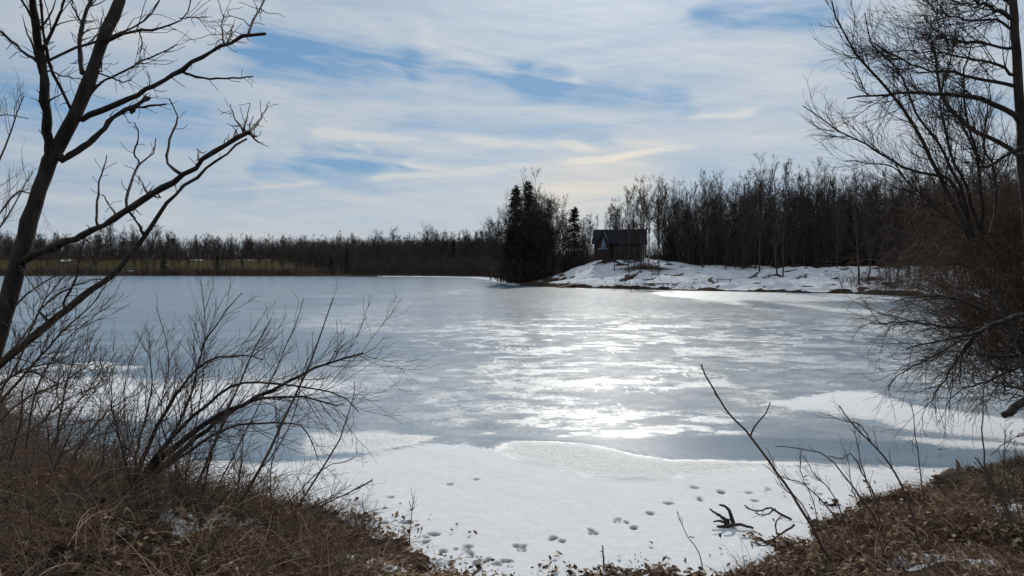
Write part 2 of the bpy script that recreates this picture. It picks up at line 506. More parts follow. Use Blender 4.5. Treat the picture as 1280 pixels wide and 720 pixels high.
fr = np.maximum(fr, (mott * 0.65 + 0.45 * vein * mid) * (0.16 + 0.46 * lr))
cellC = fbm(lx * 0.10, ly * 0.035, 79, 4)
fr = np.maximum(fr, 0.5 * sstep(0.48, 0.62, cellC) * sstep(352, 362, V) * sstep(420, 395, V) * sstep(480, 640, U))  # glare on the smooth far ice, painted in as white colour
# bright refrozen seams running across the lake
for vy, wd, st, sd in ((463, 1.6, 0.5, 81), (500, 1.6, 0.42, 83), (413, 1.2, 0.4, 85), (545, 0.8, 0.2, 87)):
    off = (fbm(lx * 0.15, ly * 0 + sd, sd) - 0.5) * 10
    fr = np.maximum(fr, st * np.exp(-((V - vy - off) / wd) ** 2) * sstep(300, 480, U) * sstep(0.42, 0.62, fbm(lx * 0.5, ly * 0.3, sd)))
glint = np.clip(fr * sstep(536, 552, V), 0, 1)
band = patch([(560, 546), (740, 549), (900, 545), (1300, 556), (1300, 592), (1000, 576), (840, 574), (790, 566), (740, 556), (650, 552)], 3, 3, 0.6, 89)
fr = fr * (1 - 0.25 * sstep(470, 500, V) * sstep(548, 535, V))
fr = fr * (1 - 0.85 * band * (1 - sstep(0.3, 0.6, patch([(616, 566), (640, 552), (690, 551), (745, 557), (795, 568), (840, 576), (910, 578), (1010, 579), (920, 592), (869, 597), (814, 604), (760, 602), (712, 592), (658, 580)], 3, 2.5, 1.2, 67))))
# left far patches of blown snow
sn = np.maximum(sn, 0.8 * sstep(0.60, 0.68, fbm(lx * 0.22, ly * 0.12, 91)) * sstep(405, 425, V) * sstep(475, 455, V) * sstep(330, 220, U))
# animal tracks
k8 = lambda x, y: (400 + x * 0.3906, 500 + y * 0.3906)
k7 = lambda x, y: (800 + x * 0.4027, 430 + y * 0.4028)
prints = [k8(*p) for p in [(225, 317), (120, 338), (65, 356), (172, 372), (280, 397), (205, 398), (340, 445), (362, 435), (338, 460), (395, 490), (435, 483), (468, 480), (480, 500), (402, 528), (500, 530),
                           (535, 518), (570, 530), (595, 520), (625, 472), (645, 482), (745, 447), (770, 458), (870, 425), (875, 433), (950, 392), (980, 397), (1055, 368), (1118, 337), (1215, 322), (1203, 286), (500, 260), (415, 275), (1005, 415)]]
prints += [k7(*p) for p in [(30, 532), (92, 500), (185, 487), (250, 465), (340, 467), (355, 492), (170, 450), (400, 455), (520, 440), (560, 470)]]
pr = np.zeros(len(lx))
for a, c in prints:
    ca = G(a, c); sx = rng.uniform(0.036, 0.068); sy = rng.uniform(0.04, 0.095); am = rng.uniform(.65, 1)
    m_ = (abs(lx - ca[0]) < 0.4) & (abs(ly - ca[1]) < 0.5)
    dx = lx[m_] - ca[0]; dy = ly[m_] - ca[1]; th = rng.uniform(-0.6, 0.6)
    ex = (dx * math.cos(th) + dy * math.sin(th)) / sx; ey = (-dx * math.sin(th) + dy * math.cos(th)) / sy
    rr = np.hypot(ex, ey) + (fbm(lx[m_] * 14, ly[m_] * 14, 93) - 0.5) * 1.5
    pr[m_] = np.maximum(pr[m_], am * sstep(1.2, 0.5, rr))
lz = 0.025 * sn + 0.008 * fr + (fbm(lx * 1.3, ly * 1.3, 95) - 0.5) * 0.02 * sn - 0.04 * pr + (fbm(lx * 5, ly * 5, 97) - 0.5) * 0.012 * np.maximum(fr, 0.5 * sn) * sstep(25, 12, ly)
nr_, nc_ = len(rows), len(cols)
bq = np.arange(nr_ - 1)[:, None] * nc_ + np.arange(nc_ - 1)[None, :]
lq = np.stack([bq, bq + nc_, bq + nc_ + 1, bq + 1], -1).reshape(-1, 4)
b = MB(); b.add(np.stack([lx, ly, lz], -1), lq)


def ice_mat():
    m, nt = new_mat('lake_ice_surface'); t = NT(nt)
    pos = t.node('ShaderNodeNewGeometry').outputs['Position']
    snow = t.attr('snow'); frost_glare = t.attr('frost_glare'); pr = t.attr('print')
    nA = t.noise(pos, 1.4, 7, 0.65); nB = t.noise(pos, 9.0, 6, 0.7); nC = t.noise(t.vm('MULTIPLY', pos, (0.12, 0.3, 1)), 1.0, 4, 0.6)
    nD = t.noise(pos, 38.0, 3, 0.6)
    wob = t.m('MULTIPLY', t.m('SUBTRACT', t.m('ADD', t.m('MULTIPLY', nA, 0.5), t.m('MULTIPLY', nB, 0.5)), 0.5), 1.5)
    s = t.mr(t.m('ADD', snow, wob), 0.30, 0.70)
    gl = t.attr('glint')
    f = t.mr(t.m('ADD', frost_glare, t.m('MULTIPLY', wob, t.mr(frost_glare, 0, .2))), 0.1, 0.95)
    ice = t.mix(t.mr(nC, 0.3, 0.7), c4((0.075, 0.128, 0.185)), c4((0.155, 0.215, 0.265)))
    ice = t.mix(t.m('MULTIPLY', t.attr('cloudy'), t.mr(t.m('ADD', t.m('MULTIPLY', nA, .6), t.m('MULTIPLY', nB, .4)), 0.3, 0.65, 0.15, 1)), ice, c4((0.43, 0.45, 0.455)))
    frc = t.mix(nB, c4((0.46, 0.48, 0.48)), c4((0.80, 0.80, 0.78)))
    col = t.mix(f, ice, frc)
    snc = t.mix(nA, t.mix(t.mr(nB, .3, .7), c4((0.60, 0.61, 0.63)), c4((0.72, 0.73, 0.74))), c4((0.75, 0.755, 0.765)))
    col = t.mix(s, col, snc)
    col = t.mix(pr, col, c4((0.17, 0.165, 0.165)))
    rough = t.mix(f, c4((0.20,) * 3), t.mix(gl, c4((0.66,) * 3), c4((0.36,) * 3)))
    rough = t.mix(t.m('MULTIPLY', t.mr(nA, .3, .7), t.m('MULTIPLY', t.attr('sheen'), .4)), rough, c4((0.31,) * 3))
    rough = t.mix(s, rough, c4((0.72,) * 3))
    rough = t.mix(pr, rough, c4((0.35,) * 3))
    hb = t.m('ADD', t.m('MULTIPLY', nB, 1.0), t.m('MULTIPLY', nD, 0.5))
    st = t.m('ADD', 0.10, t.m('ADD', t.m('MULTIPLY', f, t.m('ADD', .22, t.m('MULTIPLY', gl, .6))), t.m('MULTIPLY', s, 0.16)))
    nr = t.bump(hb, st, 0.06)
    spec = t.mix(f, c4((0.30,) * 3), t.mix(gl, c4((0.07,) * 3), c4((0.75,) * 3)))
    spec = t.mix(s, spec, c4((0.1,) * 3))
    t.out(t.principled(col, rough, nr, spec)); return m


lake = tag(b.build('frozen_lake', ice_mat()), kind='structure')
setattr_f(lake, 'snow', sn); setattr_f(lake, 'frost_glare', np.clip(fr, 0, 1)); setattr_f(lake, 'print', pr); setattr_f(lake, 'sheen', 1 - .85 * sstep(470, 515, V)); setattr_f(lake, 'glint', glint); setattr_f(lake, 'cloudy', lr * sstep(352, 385, V) * (1 - 0.8 * band) * (0.35 + 0.65 * sstep(.35, .6, cellB)))

# ------------------------------------------------------------------ distant trees
def line_trunk(h, r, lean=0.03, K=9, crook=0.012):
    z = np.linspace(0, h, K); w = rng.normal(size=(K, 2)) * crook * h; w = np.cumsum(w, 0) * 0.35; w[0] = 0
    l = rng.normal(size=2) * lean
    c = np.stack([w[:, 0] + l[0] * z, w[:, 1] + l[1] * z, z], -1)
    return c[None], (r * (1 - np.linspace(0, 1, K) ** 1.1 * 0.9))[None]


def bare_tree(name, h, r, n1, L1, ang, up, t0, cat='tree', label=None, group=None, twig_r=0.011, n2=6, n3=4, forks=0, mats=('farbark', 'fartwig')):
    root = empty(name, (0, 0, 0), label, cat, group)
    Tp, Tr = line_trunk(h, r)
    tb = MB(); tb.tubes(Tp, Tr, 7)
    if forks:
        Fp, Fr = grow(Tp, Tr, forks, h * 0.62, 0.42, 8, 0.07, 0.10, 0.22, 0.55, 0.75, 0.02, 0.3)
        tb.tubes(Fp, Fr, 5)
    tb.build('trunk', M[mats[0]], root)
    cb = MB()
    A, Ar = grow(Tp, Tr, n1, L1, ang, 6, 0.12, up, t0, 0.99, 0.5, twig_r * 1.3, 0.55, rmax=0.09)
    if forks:
        A2, A2r = grow(Fp, Fr, max(6, n1 // 3), L1 * 0.8, ang, 6, 0.12, up, 0.25, 1.0, 0.55, twig_r * 1.3, 0.5, rmax=0.07)
        A = np.concatenate([A, A2]); Ar = np.concatenate([Ar, A2r])
    cb.tubes(A, Ar, 3)
    B, Br = grow(A, Ar, n2, 0.55, ang * 0.9, 4, 0.16, up, 0.15, 1.0, 0.6, twig_r, 0.4, rel=True, rmax=0.03)
    cb.tubes(B, Br, 3)
    if n3:
        C, Cr = grow(B, Br, n3, 0.55, ang * 0.8, 3, 0.18, up, 0.15, 1.0, 0.7, twig_r * 0.85, 0.4, rel=True, rmax=0.02)
        cb.tubes(C, Cr, 3)
    cb.build('crown', M[mats[1]], root)
    return root


def conifer(name, h, wid, label=None, group=None, t0=0.06, shape=1.0, dens=1.0):
    root = empty(name, (0, 0, 0), label, 'tree', group)
    Tp, Tr = line_trunk(h, 0.02 * h, 0.01, 8, 0.004)
    tb = MB(); tb.tubes(Tp, Tr, 7); tb.build('trunk', M['farbark'], root)
    n = int(h * 17 * dens)
    t = rng.uniform(t0, 0.985, n); az = rng.uniform(0, 2 * PI, n)
    L = wid * (1 - t) ** (0.75 * shape) * rng.uniform(0.45, 1.12, n) + 0.15
    K = 5; s = np.linspace(0, 1, K)
    drop = rng.uniform(-0.05, 0.45, n)[:, None]
    x = np.cos(az)[:, None] * L[:, None] * s; y = np.sin(az)[:, None] * L[:, None] * s
    z = (t * h)[:, None] - drop * L[:, None] * s ** 1.3 + 0.12 * L[:, None] * s ** 3
    Bp = np.stack([x, y, z], -1)
    cb = MB(); cb.tubes(Bp, np.repeat(np.linspace(0.022, 0.006, K)[None], n, 0), 3)
    m = 34                                    # hanging needle sprays along each branch
    idx = np.repeat(np.arange(n), m); u = rng.uniform(0.12, 1, len(idx)) * (K - 1); i = np.clip(u.astype(int), 0, K - 2); f = (u - i)[:, None]
    p = Bp[idx, i] * (1 - f) + Bp[idx, i + 1] * f
    d = nrmz(rng.normal(size=p.shape) * [1, 1, 0.8] + np.stack([np.cos(az), np.sin(az), -0.4 + 0 * az], -1)[idx] * 0.6)
    ln = rng.uniform(0.2, 0.6, len(idx))[:, None]
    K2 = 3; pts = np.stack([p, p + d * ln * 0.5, p + d * ln + np.array([0, 0, -0.03])], 1)
    side = nrmz(np.cross(d, rng.normal(size=d.shape)))
    cb.strips(pts, np.repeat(np.array([[0.022, 0.038, 0.006]]), len(idx), 0), side)
    cb.build('crown', M['needle'], root)
    return root


protos = [bare_tree('bare_tree', 16.5, 0.15, 30, 4.0, 0.62, 0.09, 0.28, 'tree', forks=3, n2=8, n3=7, twig_r=.0095),
          bare_tree('bare_tree', 16.0, 0.13, 34, 3.4, 0.60, 0.10, 0.2, forks=2, n2=8, n3=7, twig_r=.0095),
          bare_tree('bare_tree', 17.5, 0.17, 30, 4.4, 0.60, 0.08, 0.3, forks=4, n2=8, n3=7, twig_r=.0095),
          bare_tree('bare_tree', 15.0, 0.14, 30, 4.2, 0.75, 0.06, 0.22, forks=3, n2=8, n3=7, twig_r=.0095),
          bare_tree('bare_tree', 17.5, 0.12, 26, 2.6, 0.55, 0.12, 0.4, n2=8, n3=7, twig_r=.0095),
          bare_tree('bare_tree', 13.0, 0.10, 30, 3.2, 0.65, 0.10, 0.12, forks=2, n2=8, n3=7, twig_r=.0095)]
wide = [bare_tree('bare_tree', 13.0, 0.2, 26, 4.8, 0.85, 0.05, 0.2, forks=5, n2=8, n3=7, twig_r=.0095), bare_tree('bare_tree', 12.0, 0.18, 26, 4.6, 0.9, 0.04, 0.18, forks=6, n2=8, n3=7, twig_r=.0095)]
firs = [conifer('conifer', 15.5, 4.3), conifer('conifer', 13.0, 3.5, shape=1.1), conifer('conifer', 9.0, 3.0, shape=1.0)]
used = set()


def place(proto, x, y, rz=None, s=1.0, sz=None, label=None, group=None, sink=0.12):
    k = 0
    while land(np.array([x]), np.array([y]))[1][0] < .4 and k < 60:      # never on the ice: step back from the water
        x *= 1.01; y *= 1.01; s *= 1.01; sz = sz and sz * 1.01; k += 1
    z = ground_z(x, y) - sink
    rz = rng.uniform(0, 2 * PI) if rz is None else rz
    sc = (s, s, sz or s)
    if proto.name not in used:
        used.add(proto.name); proto.location = (x, y, z); proto.rotation_euler = (0, 0, rz); proto.scale = sc
        tag(proto, label, 'tree', group); return proto
    return dup(proto, (x, y, z), rz, sc, label, group)


def atY(px, Y): return (px - 640) / F * Y, Y


# trees that stand out at the point
x, y = atY(660, 138)
place(firs[0], x, y, 0.3, 1.16, 1.22, 'tallest dark conifer on the tip of the wooded point', sink=0.2)
x, y = atY(645, 141); place(firs[1], x, y, 1.1, 1.25, 1.45, 'dark conifer with the second highest top, just left of the tallest one on the point')
x, y = atY(651, 133.5); place(firs[2], x, y, 2.0, 1.3, 1.05, 'low broad conifer at the water edge below the tallest conifers')
x, y = atY(675, 144); place(firs[1], x, y, 2.4, 1.05, 0.95, 'dark conifer at the right shoulder of the tall conifer clump on the point')
x, y = atY(718, 143); place(firs[1], x, y, 0.2, 1.0, 1.0, 'single pointed conifer between the conifer clump and the cabin')
x, y = atY(634, 142); place(wide[0], x, y, 0.4, 1.0, 1.02, 'wide spreading bare tree at left outer edge of the conifer clump')
x, y = atY(667, 146); place(protos[2], x, y, 0.4, 1.0, 1.15, 'tall bare tree rising above the tops of the conifer clump')
x, y = atY(692, 142); place(wide[1], x, y, 1.4, 1.1, 1.2, 'rounded bare tree leaning against the right side of the conifer clump')
x, y = atY(622, 146); place(wide[1], x, y, 2.2, .95, 0.95, 'low wide bare tree farthest left of the conifer clump, over the ice edge')
x, y = atY(681, 139); place(wide[0], x, y, 2.9, .85, 1.1, 'bushy bare tree in front of the right flank of the tallest conifers')
x, y = atY(704, 150); place(protos[3], x, y, 1.4, 1.0, 1.0, 'forked bare tree between the rounded bare tree and the pointed conifer')
G0 = 'bare trees around the conifer clump'
for px, Y, s in ((646, 136, .8), (656, 137, .75), (668, 136, .8), (690, 146, .9), (724, 147, .6), (708, 144, .7), (720, 139, .55), (733, 147, .62), (626, 147, .62), (640, 150, .8), (652, 150, .85), (683, 137, .62), (698, 136, .55), (712, 138, .55), (728, 141, .6), (738, 144, .6), (686, 152, .85), (730, 150, .6), (745, 152, .62)):
    x, y = atY(px, Y); place(protos[int(rng.integers(0, 6))], x, y, None, s * 1.05, None, 'smaller bare tree in the thicket around the conifer clump', G0)
for px, Y, s, k, lab in ((638, 137, .82, 1, 'broad conifer at the left flank of the tallest conifers, over the ice'), (672, 138, .78, 1, 'shorter broad conifer right of the tallest one on the point'), (684, 141, .66, 0, 'short broad conifer where the conifer clump meets the snow')):
    x, y = atY(px, Y); place(firs[k], x, y, None, s * 1.15, s, lab)
for px, Y, s, k, lab in ((613, 148, .8, 0, 'small spreading bare tree leaning out left of the conifer clump'), (650, 138, .95, 1, 'spreading bare tree at the water edge before the conifer clump'), (657, 136, 1.12, 0, 'taller spreading bare tree veiling the two conifer tops of the point'), (664, 137, .9, 0, 'spreading bare tree in front of the tallest conifer on the point'), (644, 145, 1.15, 0, 'spreading bare tree behind the left conifers of the clump'), (673, 150, 1.2, 1, 'spreading bare tree crowning the conifer clump from behind'), (686, 147, 1.05, 0, 'spreading bare tree behind the right end of the conifer clump')):
    x, y = atY(px, Y); place(wide[k], x, y, None, s, s * 1.1, lab)
# trees on the snowy slope
slope = [(786, 116, .78, 4, 'thin bare tree before the cabin roof, at left end of the brush mound'), (794, 119, .80, 1, 'bare tree rising from the middle of the brush mound by the cabin'),
         (801, 117, .86, 0, 'dense topped bare tree at the right end of the brush mound by the cabin'), (823, 113, .7, 4, 'slender bare tree just right of the cabin and brush mound'),
         (949, 109, .9, 0, 'bare tree on the snow with two trunks close beside it on its right'), (972, 104, .95, 1, 'left one of the pair of dark trunks on the snowy slope'),
         (978.5, 104.5, .95, 4, 'right one of the pair of dark trunks on the snowy slope'), (1046, 107, .85, 5, 'thin bare tree at the shaded end of the snow slope'),
         (804.5, 122, .66, 5, 'small bare tree screening the right end of the cabin'), (779, 120.5, .6, 1, 'small bare tree screening the right half of the cabin front'), (768, 119, .62, 4, 'small thin bare tree before the middle of the cabin front'), (928, 113, .8, 5, 'bare tree standing at the foot of the wood above the low bench'),
         (1074, 90.5, .95, 3, 'larger dark trunk at the end of the snowy shore, in brushy scrub'), (1084, 92, .8, 1, 'thinner trunk beside the larger one in scrub at the end of the snowy shore')]
for px, Y, s, k, lab in slope:
    x, y = atY(px, Y); place(protos[k], x, y, None, s, None, lab)
# the wood behind
GW = 'bare trees of the wood behind the snowy point'; LW = 'bare tree in the dark wood behind the snowy slope and cabin'
cnt = 0; tries = 0; spots = []
while cnt < 178 and tries < 9000:
    tries += 1
    px = rng.uniform(735, 1420); Y = 112 + 62 * rng.uniform(0, 1) ** 1.3
    if px < 830 and Y < 139: continue
    x, y = atY(px, Y); zz, dd, _ = land(np.array([x]), np.array([y]))
    if dd[0] < 20 + 4 * rng.uniform(): continue
    if any((x - a) ** 2 + (y - c) ** 2 < 1.7 for a, c in spots): continue
    spots.append((x, y)); cnt += 1
    hprof = np.interp(px, [735, 760, 800, 840, 930, 1000, 1100, 1420], [.86, .80, .95, 1.0, .95, .90, 0.86, .86])
    k = int(rng.choice([0, 1, 2, 3, 4, 5], p=[.24, .24, .16, .1, .16, .1]))
    place(protos[k], x, y, None, hprof * rng.uniform(0.85, 1.0), hprof * rng.uniform(0.86, 1.06) * (1 + (Y - 115) * 0.0012), LW, GW)
for px, Y, s in ((838, 126, .8), (870, 128, .85), (897, 125, .75), (920, 131, .95), (945, 126, .8), (985, 128, .85), (1010, 124, .8), (1035, 128, .85), (1062, 122, .9), (1090, 120, .9), (858, 134, .9), (960, 134, .9), (1120, 118, .9)):
    x, y = atY(px, Y); place(firs[int(rng.integers(0, 3))], x, y, None, s * .95, s * .72, 'dark conifer standing among the bare trees of the wood', 'conifers inside the wood')


# twiggy understory of the wood, uncountable
def twig_field(name, xy, hmin, hmax, r, mat, n2=6, lean=0.12, kind='stuff', rel=0.45, K=5):
    xy = np.asarray(xy); n = len(xy)
    z = land(xy[:, 0], xy[:, 1])[0] - 0.05
    h = rng.uniform(hmin, hmax, n); d = nrmz(np.stack([rng.normal(size=n) * lean, rng.normal(size=n) * lean, np.ones(n)], -1))
    p = np.stack([xy[:, 0], xy[:, 1], z], -1); out = [p]
    for k in range(K - 1):
        p = p + d * (h / (K - 1))[:, None]; out.append(p); d = nrmz(d + rng.normal(size=d.shape) * 0.10)
    A = np.stack(out, 1); w = np.linspace(1, 0.3, K)[None]
    Ar = np.repeat(w, n, 0) * (r * rng.uniform(0.6, 1.3, n))[:, None]
    mb = MB(); mb.tubes(A, Ar, 3)
    if n2:
        B, Br = grow(A, Ar, n2, rel, 0.6, 4, 0.15, 0.06, 0.15, 1, 0.6, r * 0.35, 0.4, rel=True); mb.tubes(B, Br, 3)
    return tag(mb.build(name, mat), kind=kind), (A, Ar)


def scatter(n, pxr, Yr, cond, pw=1.0):
    out = []
    while len(out) < n:
        px = rng.uniform(*pxr, 4000); Y = Yr[0] + (Yr[1] - Yr[0]) * rng.uniform(0, 1, 4000) ** pw
        x = (px - 640) / F * Y; d = land(x, Y)[1]
        ok = cond(px, Y, d)
        out += list(np.stack([x, Y], -1)[ok])
    return np.array(out[:n])


xy = scatter(3600, (826, 1450), (112, 178), lambda px, Y, d: (d > 21.5) & (Y < 178), 1.4)
o, _ = twig_field('woodland_undergrowth', xy, 2.0, 8.5, 0.045, M['fartwig'], 10)
xy = scatter(2300, (830, 1450), (120, 178), lambda px, Y, d: (d > 21.5) & (Y < 178))
o, _ = twig_field('woodland_undergrowth', xy, 8.0, 15.0, 0.045, M['fartwig'], 15, rel=.3)
xy = scatter(900, (690, 830), (134, 175), lambda px, Y, d: (d > 3) & ((Y > 138) | (px < 733)))
o, _ = twig_field('woodland_undergrowth', xy, 1.5, 5.0, 0.035, M['fartwig'], 9)
xy = scatter(900, (618, 735), (131, 156), lambda px, Y, d: (d > 0.6) & ((px < 700) | (Y > 138)))
o, _ = twig_field('shore_undergrowth', xy, 1.0, 5.5, 0.03, M['fartwig'], 11, 0.3)
xy = scatter(230, (626, 700), (134, 152), lambda px, Y, d: (d > 1.0))
o, _ = twig_field('shore_undergrowth', xy, 5, 11.5, 0.04, M['fartwig'], 14, 0.15, rel=.35)
xy = scatter(350, (700, 1080), (96, 118), lambda px, Y, d: (d > 0.4) & (d < 2.0))
o, _ = twig_field('shore_weeds', xy, 0.15, 0.6, 0.012, M['scrub'], 4, 0.5)
xy = scatter(620, (1052, 1400), (62, 104), lambda px, Y, d: (d > 0.3) & (d < 9))
o, _ = twig_field('shore_scrub', xy, 0.6, 2.6, 0.02, M['scrub'], 8, 0.45)
xy = scatter(900, (1100, 1400), (70, 125), lambda px, Y, d: (d > 5) & (d < 40))
o, _ = twig_field('woodland_undergrowth', xy, 2, 8.0, 0.035, M['fartwig'], 7, 0.2)

# far shore: field edge trees, hedges, wood on the rise
GF = 'bare trees along the far shore'; LF = 'small bare tree on the far shore in front of the brown field'
for k in range(64):
    px = rng.uniform(-40, 615) if k < 44 else rng.uniform(120, 400); Y = rng.uniform(283, 300) if px > 380 else rng.uniform(283, 296)
    if px < 360 and rng.uniform() < 0.25: continue
    x, y = atY(px, Y); place(protos[int(rng.integers(0, 6))], x, y, None, rng.uniform(0.5, 0.85), None, LF, GF)
for px, Y, s in ((272, 286, .62), (434, 288, .75), (414, 287, .7), (567, 289, .95), (205, 290, .6)):
    x, y = atY(px, Y); place(firs[int(rng.integers(0, 3))], x, y, None, s, None, 'dark narrow conifer among the bare trees of the far shore', 'conifers along the far shore')
GT = 'round crowned trees over the distant wood'


def tree_mass(name, spots):
    mb = MB()
    for x, y, h in spots:
        o_ = np.array([x, y, ground_z(x, y) - .2])
        Tp, Tr = line_trunk(h, .16); Fp, Fr = grow(Tp, Tr, 3, h * .6, .42, 5, .07, .1, .2, .55, .75, .03, .3)
        mb.tubes(Tp + o_, Tr, 5); mb.tubes(Fp + o_, Fr, 4)
        A, Ar = grow(Tp, Tr, 20, h * .2, .62, 4, .12, .08, .28, .99, .5, .03, .5, rmax=.09); A2, A2r = grow(Fp, Fr, 9, h * .2, .62, 4, .12, .08, .2, 1, .5, .03, .5, rmax=.08)
        A = np.concatenate([A, A2]); Ar = np.concatenate([Ar, A2r]); mb.tubes(A + o_, Ar, 3)
        B, Br_ = grow(A, Ar, 6, .6, .6, 3, .16, .07, .15, 1, .6, .024, .4, rel=True, rmax=.04); mb.tubes(B + o_, Br_, 3)
        C, Cr_ = grow(B, Br_, 4, .6, .55, 3, .16, .07, .15, 1, .7, .018, .4, rel=True, rmax=.03); mb.tubes(C + o_, Cr_, 3)
    return tag(mb.build(name, M['fartwig']), kind='stuff')


sp = []
for k in range(170):
    px = rng.uniform(-60, 625)
    Y = rng.uniform(395, 455) if px < 380 else rng.uniform(305, 420)
    hs = np.interp(px, [-60, 60, 140, 200, 250, 320, 440, 540, 620], [.95, .92, 1.1, 1.08, .95, .85, .88, 1.02, 1.0]) * rng.uniform(0.82, 1.06) * (.9 if px > 450 else 1)
    sp.append((*atY(px, Y), 16.0 * hs))
tree_mass('distant_woods', sp)
for px, Y, s in ((470, 318, 1.05), (490, 322, 1.1), (535, 315, 1.15), (555, 320, 1.05), (140, 398, 1.35), (190, 402, 1.3)):
    x, y = atY(px, Y); place(wide[int(rng.integers(0, 2))], x, y, None, s * 1.2, s * 1.15, 'taller round crowned bare tree above the distant wood', GT)
xy = scatter(5200, (-80, 630), (398, 470), lambda px, Y, d: (d > 90))
o, _ = twig_field('distant_woods', xy, 4, 12, 0.10, M['fartwig'], 9)
xy = scatter(4600, (300, 640), (270, 410), lambda px, Y, d: (d > 4) & (Y > 296 + np.maximum(430 - px, 0) * 1.0))
o, _ = twig_field('distant_woods', xy, 3, 10.5, 0.09, M['fartwig'], 9)
xy = scatter(2800, (-80, 500), (270, 292), lambda px, Y, d: (d > 0.3) & (d < 9))
o, _ = twig_field('far_shore_scrub', xy, 1.0, 3.6, 0.05, M['fartwig'], 9, 0.4)
xy = scatter(2600, (440, 640), (140, 300), lambda px, Y, d: (d > 4.5) & (d < 40))
o, _ = twig_field('far_shore_scrub', xy, 1.5, 7.0, 0.05, M['fartwig'], 10, 0.3)
xy = scatter(260, (-60, 400), (292, 395), lambda px, Y, d: (d > 9) & (fbm(px * .02, Y * .03, 211) > .5))
o, _ = twig_field('field_hedgerow', xy, 1.5, 5.0, 0.06, M['scrub'], 12, 0.4)

# ------------------------------------------------------------------ cabin and things on the snowy slope
cz = min(ground_z(CABIN_C[0] + dx, CABIN_C[1] + dy) for dx in (-4, 0, 4) for dy in (-3, 0, 3)) - 0.1
cz = max(cz, CABIN_C[2] - 0.5)
cab = empty('cabin', (CABIN_C[0], CABIN_C[1] + 3.0, cz), 'dark cabin with long roof on top of the snowy rise', 'cabin', rz=math.radians(-15))
W, D, EV, RG = 4.1, 2.7, 2.75, 4.95
b = MB()
b.add([(-W, -D, 0), (W, -D, 0), (W, -D, EV), (-W, -D, EV)], [(0, 1, 2, 3)])
b.add([(W, D, 0), (-W, D, 0), (-W, D, EV), (W, D, EV)], [(0, 1, 2, 3)])
b.add([(-W, D, 0), (-W, -D, 0), (-W, -D, EV), (-W, D, EV), (-W, 0, RG - 0.1)], [(0, 1, 2, 3)], [(3, 2, 4)])
b.build('wall', M['siding'], cab, False)
b = MB(); b.add([(W + .01, -D, 0), (W + .01, D, 0), (W + .01, D, EV), (W + .01, -D, EV), (W + .01, 0, RG - 0.1)], [(0, 1, 2, 3)], [(3, 2, 4)])
o = b.build('end_wall', M['paleside'], cab, False); o['label'] = 'pale end wall of the cabin'


def slab(mb, p0, p1, p2, p3, th):
    a = np.array([p0, p1, p2, p3], float); n = np.cross(a[1] - a[0], a[3] - a[0]); n /= np.linalg.norm(n)
    v = np.vstack([a, a + n * th])
    mb.add(v, [(3, 2, 1, 0), (4, 5, 6, 7), (0, 1, 5, 4), (1, 2, 6, 5), (2, 3, 7, 6), (3, 0, 4, 7)])


OV = 0.45; sl = (RG - EV) / D
b = MB()
slab(b, (-W - .4, -D - OV, EV - OV * sl), (W + .4, -D - OV, EV - OV * sl), (W + .4, 0, RG), (-W - .4, 0, RG), 0.14)
slab(b, (W + .4, D + OV, EV - OV * sl), (-W - .4, D + OV, EV - OV * sl), (-W - .4, 0, RG), (W + .4, 0, RG), 0.14)
b.build('roof', M['roof'], cab, False)
# front gable with a tall pointed window and a white ledge
gx0, gx1, gy_ = -3.5, -1.3, -D - 0.75
gm = (gx0 + gx1) / 2; gtop = 4.35; gev = 2.5
b = MB(); b.add([(gx0, gy_, 0), (gx1, gy_, 0), (gx1, gy_, gev), (gx0, gy_, gev), (gm, gy_, gtop - .1), (gx0, -D, 0), (gx1, -D, 0), (gx1, -D, gev), (gx0, -D, gev)],
                [(0, 1, 2, 3), (5, 0, 3, 8), (1, 6, 7, 2)], [(3, 2, 4)])
b.build('gable', M['siding'], cab, False)
b = MB()
slab(b, (gx0 - .25, gy_ - .3, gev - .3), (gm, gy_ - .3, gtop), (gm, 0.2, gtop), (gx0 - .25, 0.2, gev - .3), -0.12)
slab(b, (gm, gy_ - .3, gtop), (gx1 + .25, gy_ - .3, gev - .3), (gx1 + .25, 0.2, gev - .3), (gm, 0.2, gtop), -0.12)
b.build('gable_roof', M['roof'], cab, False)
b = MB(); b.add([(gm - .42, gy_ - .04, 1.75), (gm + .42, gy_ - .04, 1.75), (gm + .02, gy_ - .04, 3.75), (gm - .42, gy_, 1.75), (gm + .42, gy_, 1.75), (gm + .02, gy_, 3.75)], [(0, 3, 4, 1), (1, 4, 5, 2), (2, 5, 3, 0)], [(0, 1, 2)])
w = b.build('gable_window', M['palewin'], cab, False); w['label'] = 'pale pointed gable window'
b = MB().box(gm - .9, gm + .75, gy_ - .28, gy_ - .002, 1.5, 1.68); b.build('ledge', M['palewin'], cab, False)
for wx in (0.2, 1.7, 3.0):
    f = MB(); f.box(wx - .5, wx + .5, -D - .05, -D - .003, 0.95, 1.03); f.box(wx - .5, wx + .5, -D - .05, -D - .003, 2.0, 2.08)
    f.box(wx - .5, wx - .42, -D - .05, -D - .003, 1.03, 2.0); f.box(wx + .42, wx + .5, -D - .05, -D - .003, 1.03, 2.0); f.box(wx - .03, wx + .03, -D - .045, -D - .003, 1.03, 2.0)
    wo = f.build('window', M['darkplank'], cab, False)
    MB().box(wx - .42, wx + .42, -D - .03, -D - .004, 1.03, 2.0).build('pane', M['glass'], wo, False)
b = MB().box(-.95, -.35, -D - .06, -D - .003, 0.05, 2.05); do = b.build('door', M['darkplank'], cab, False)
MB().box(-.46, -.42, -D - .12, -D - .06, 0.95, 1.05).build('handle', M['trim'], do, False)
b = MB().box(-4.2, 4.2, -D - 2.1, -D - .004 - .76, -0.35, 0.02); b.build('deck', M['darkplank'], cab, False)
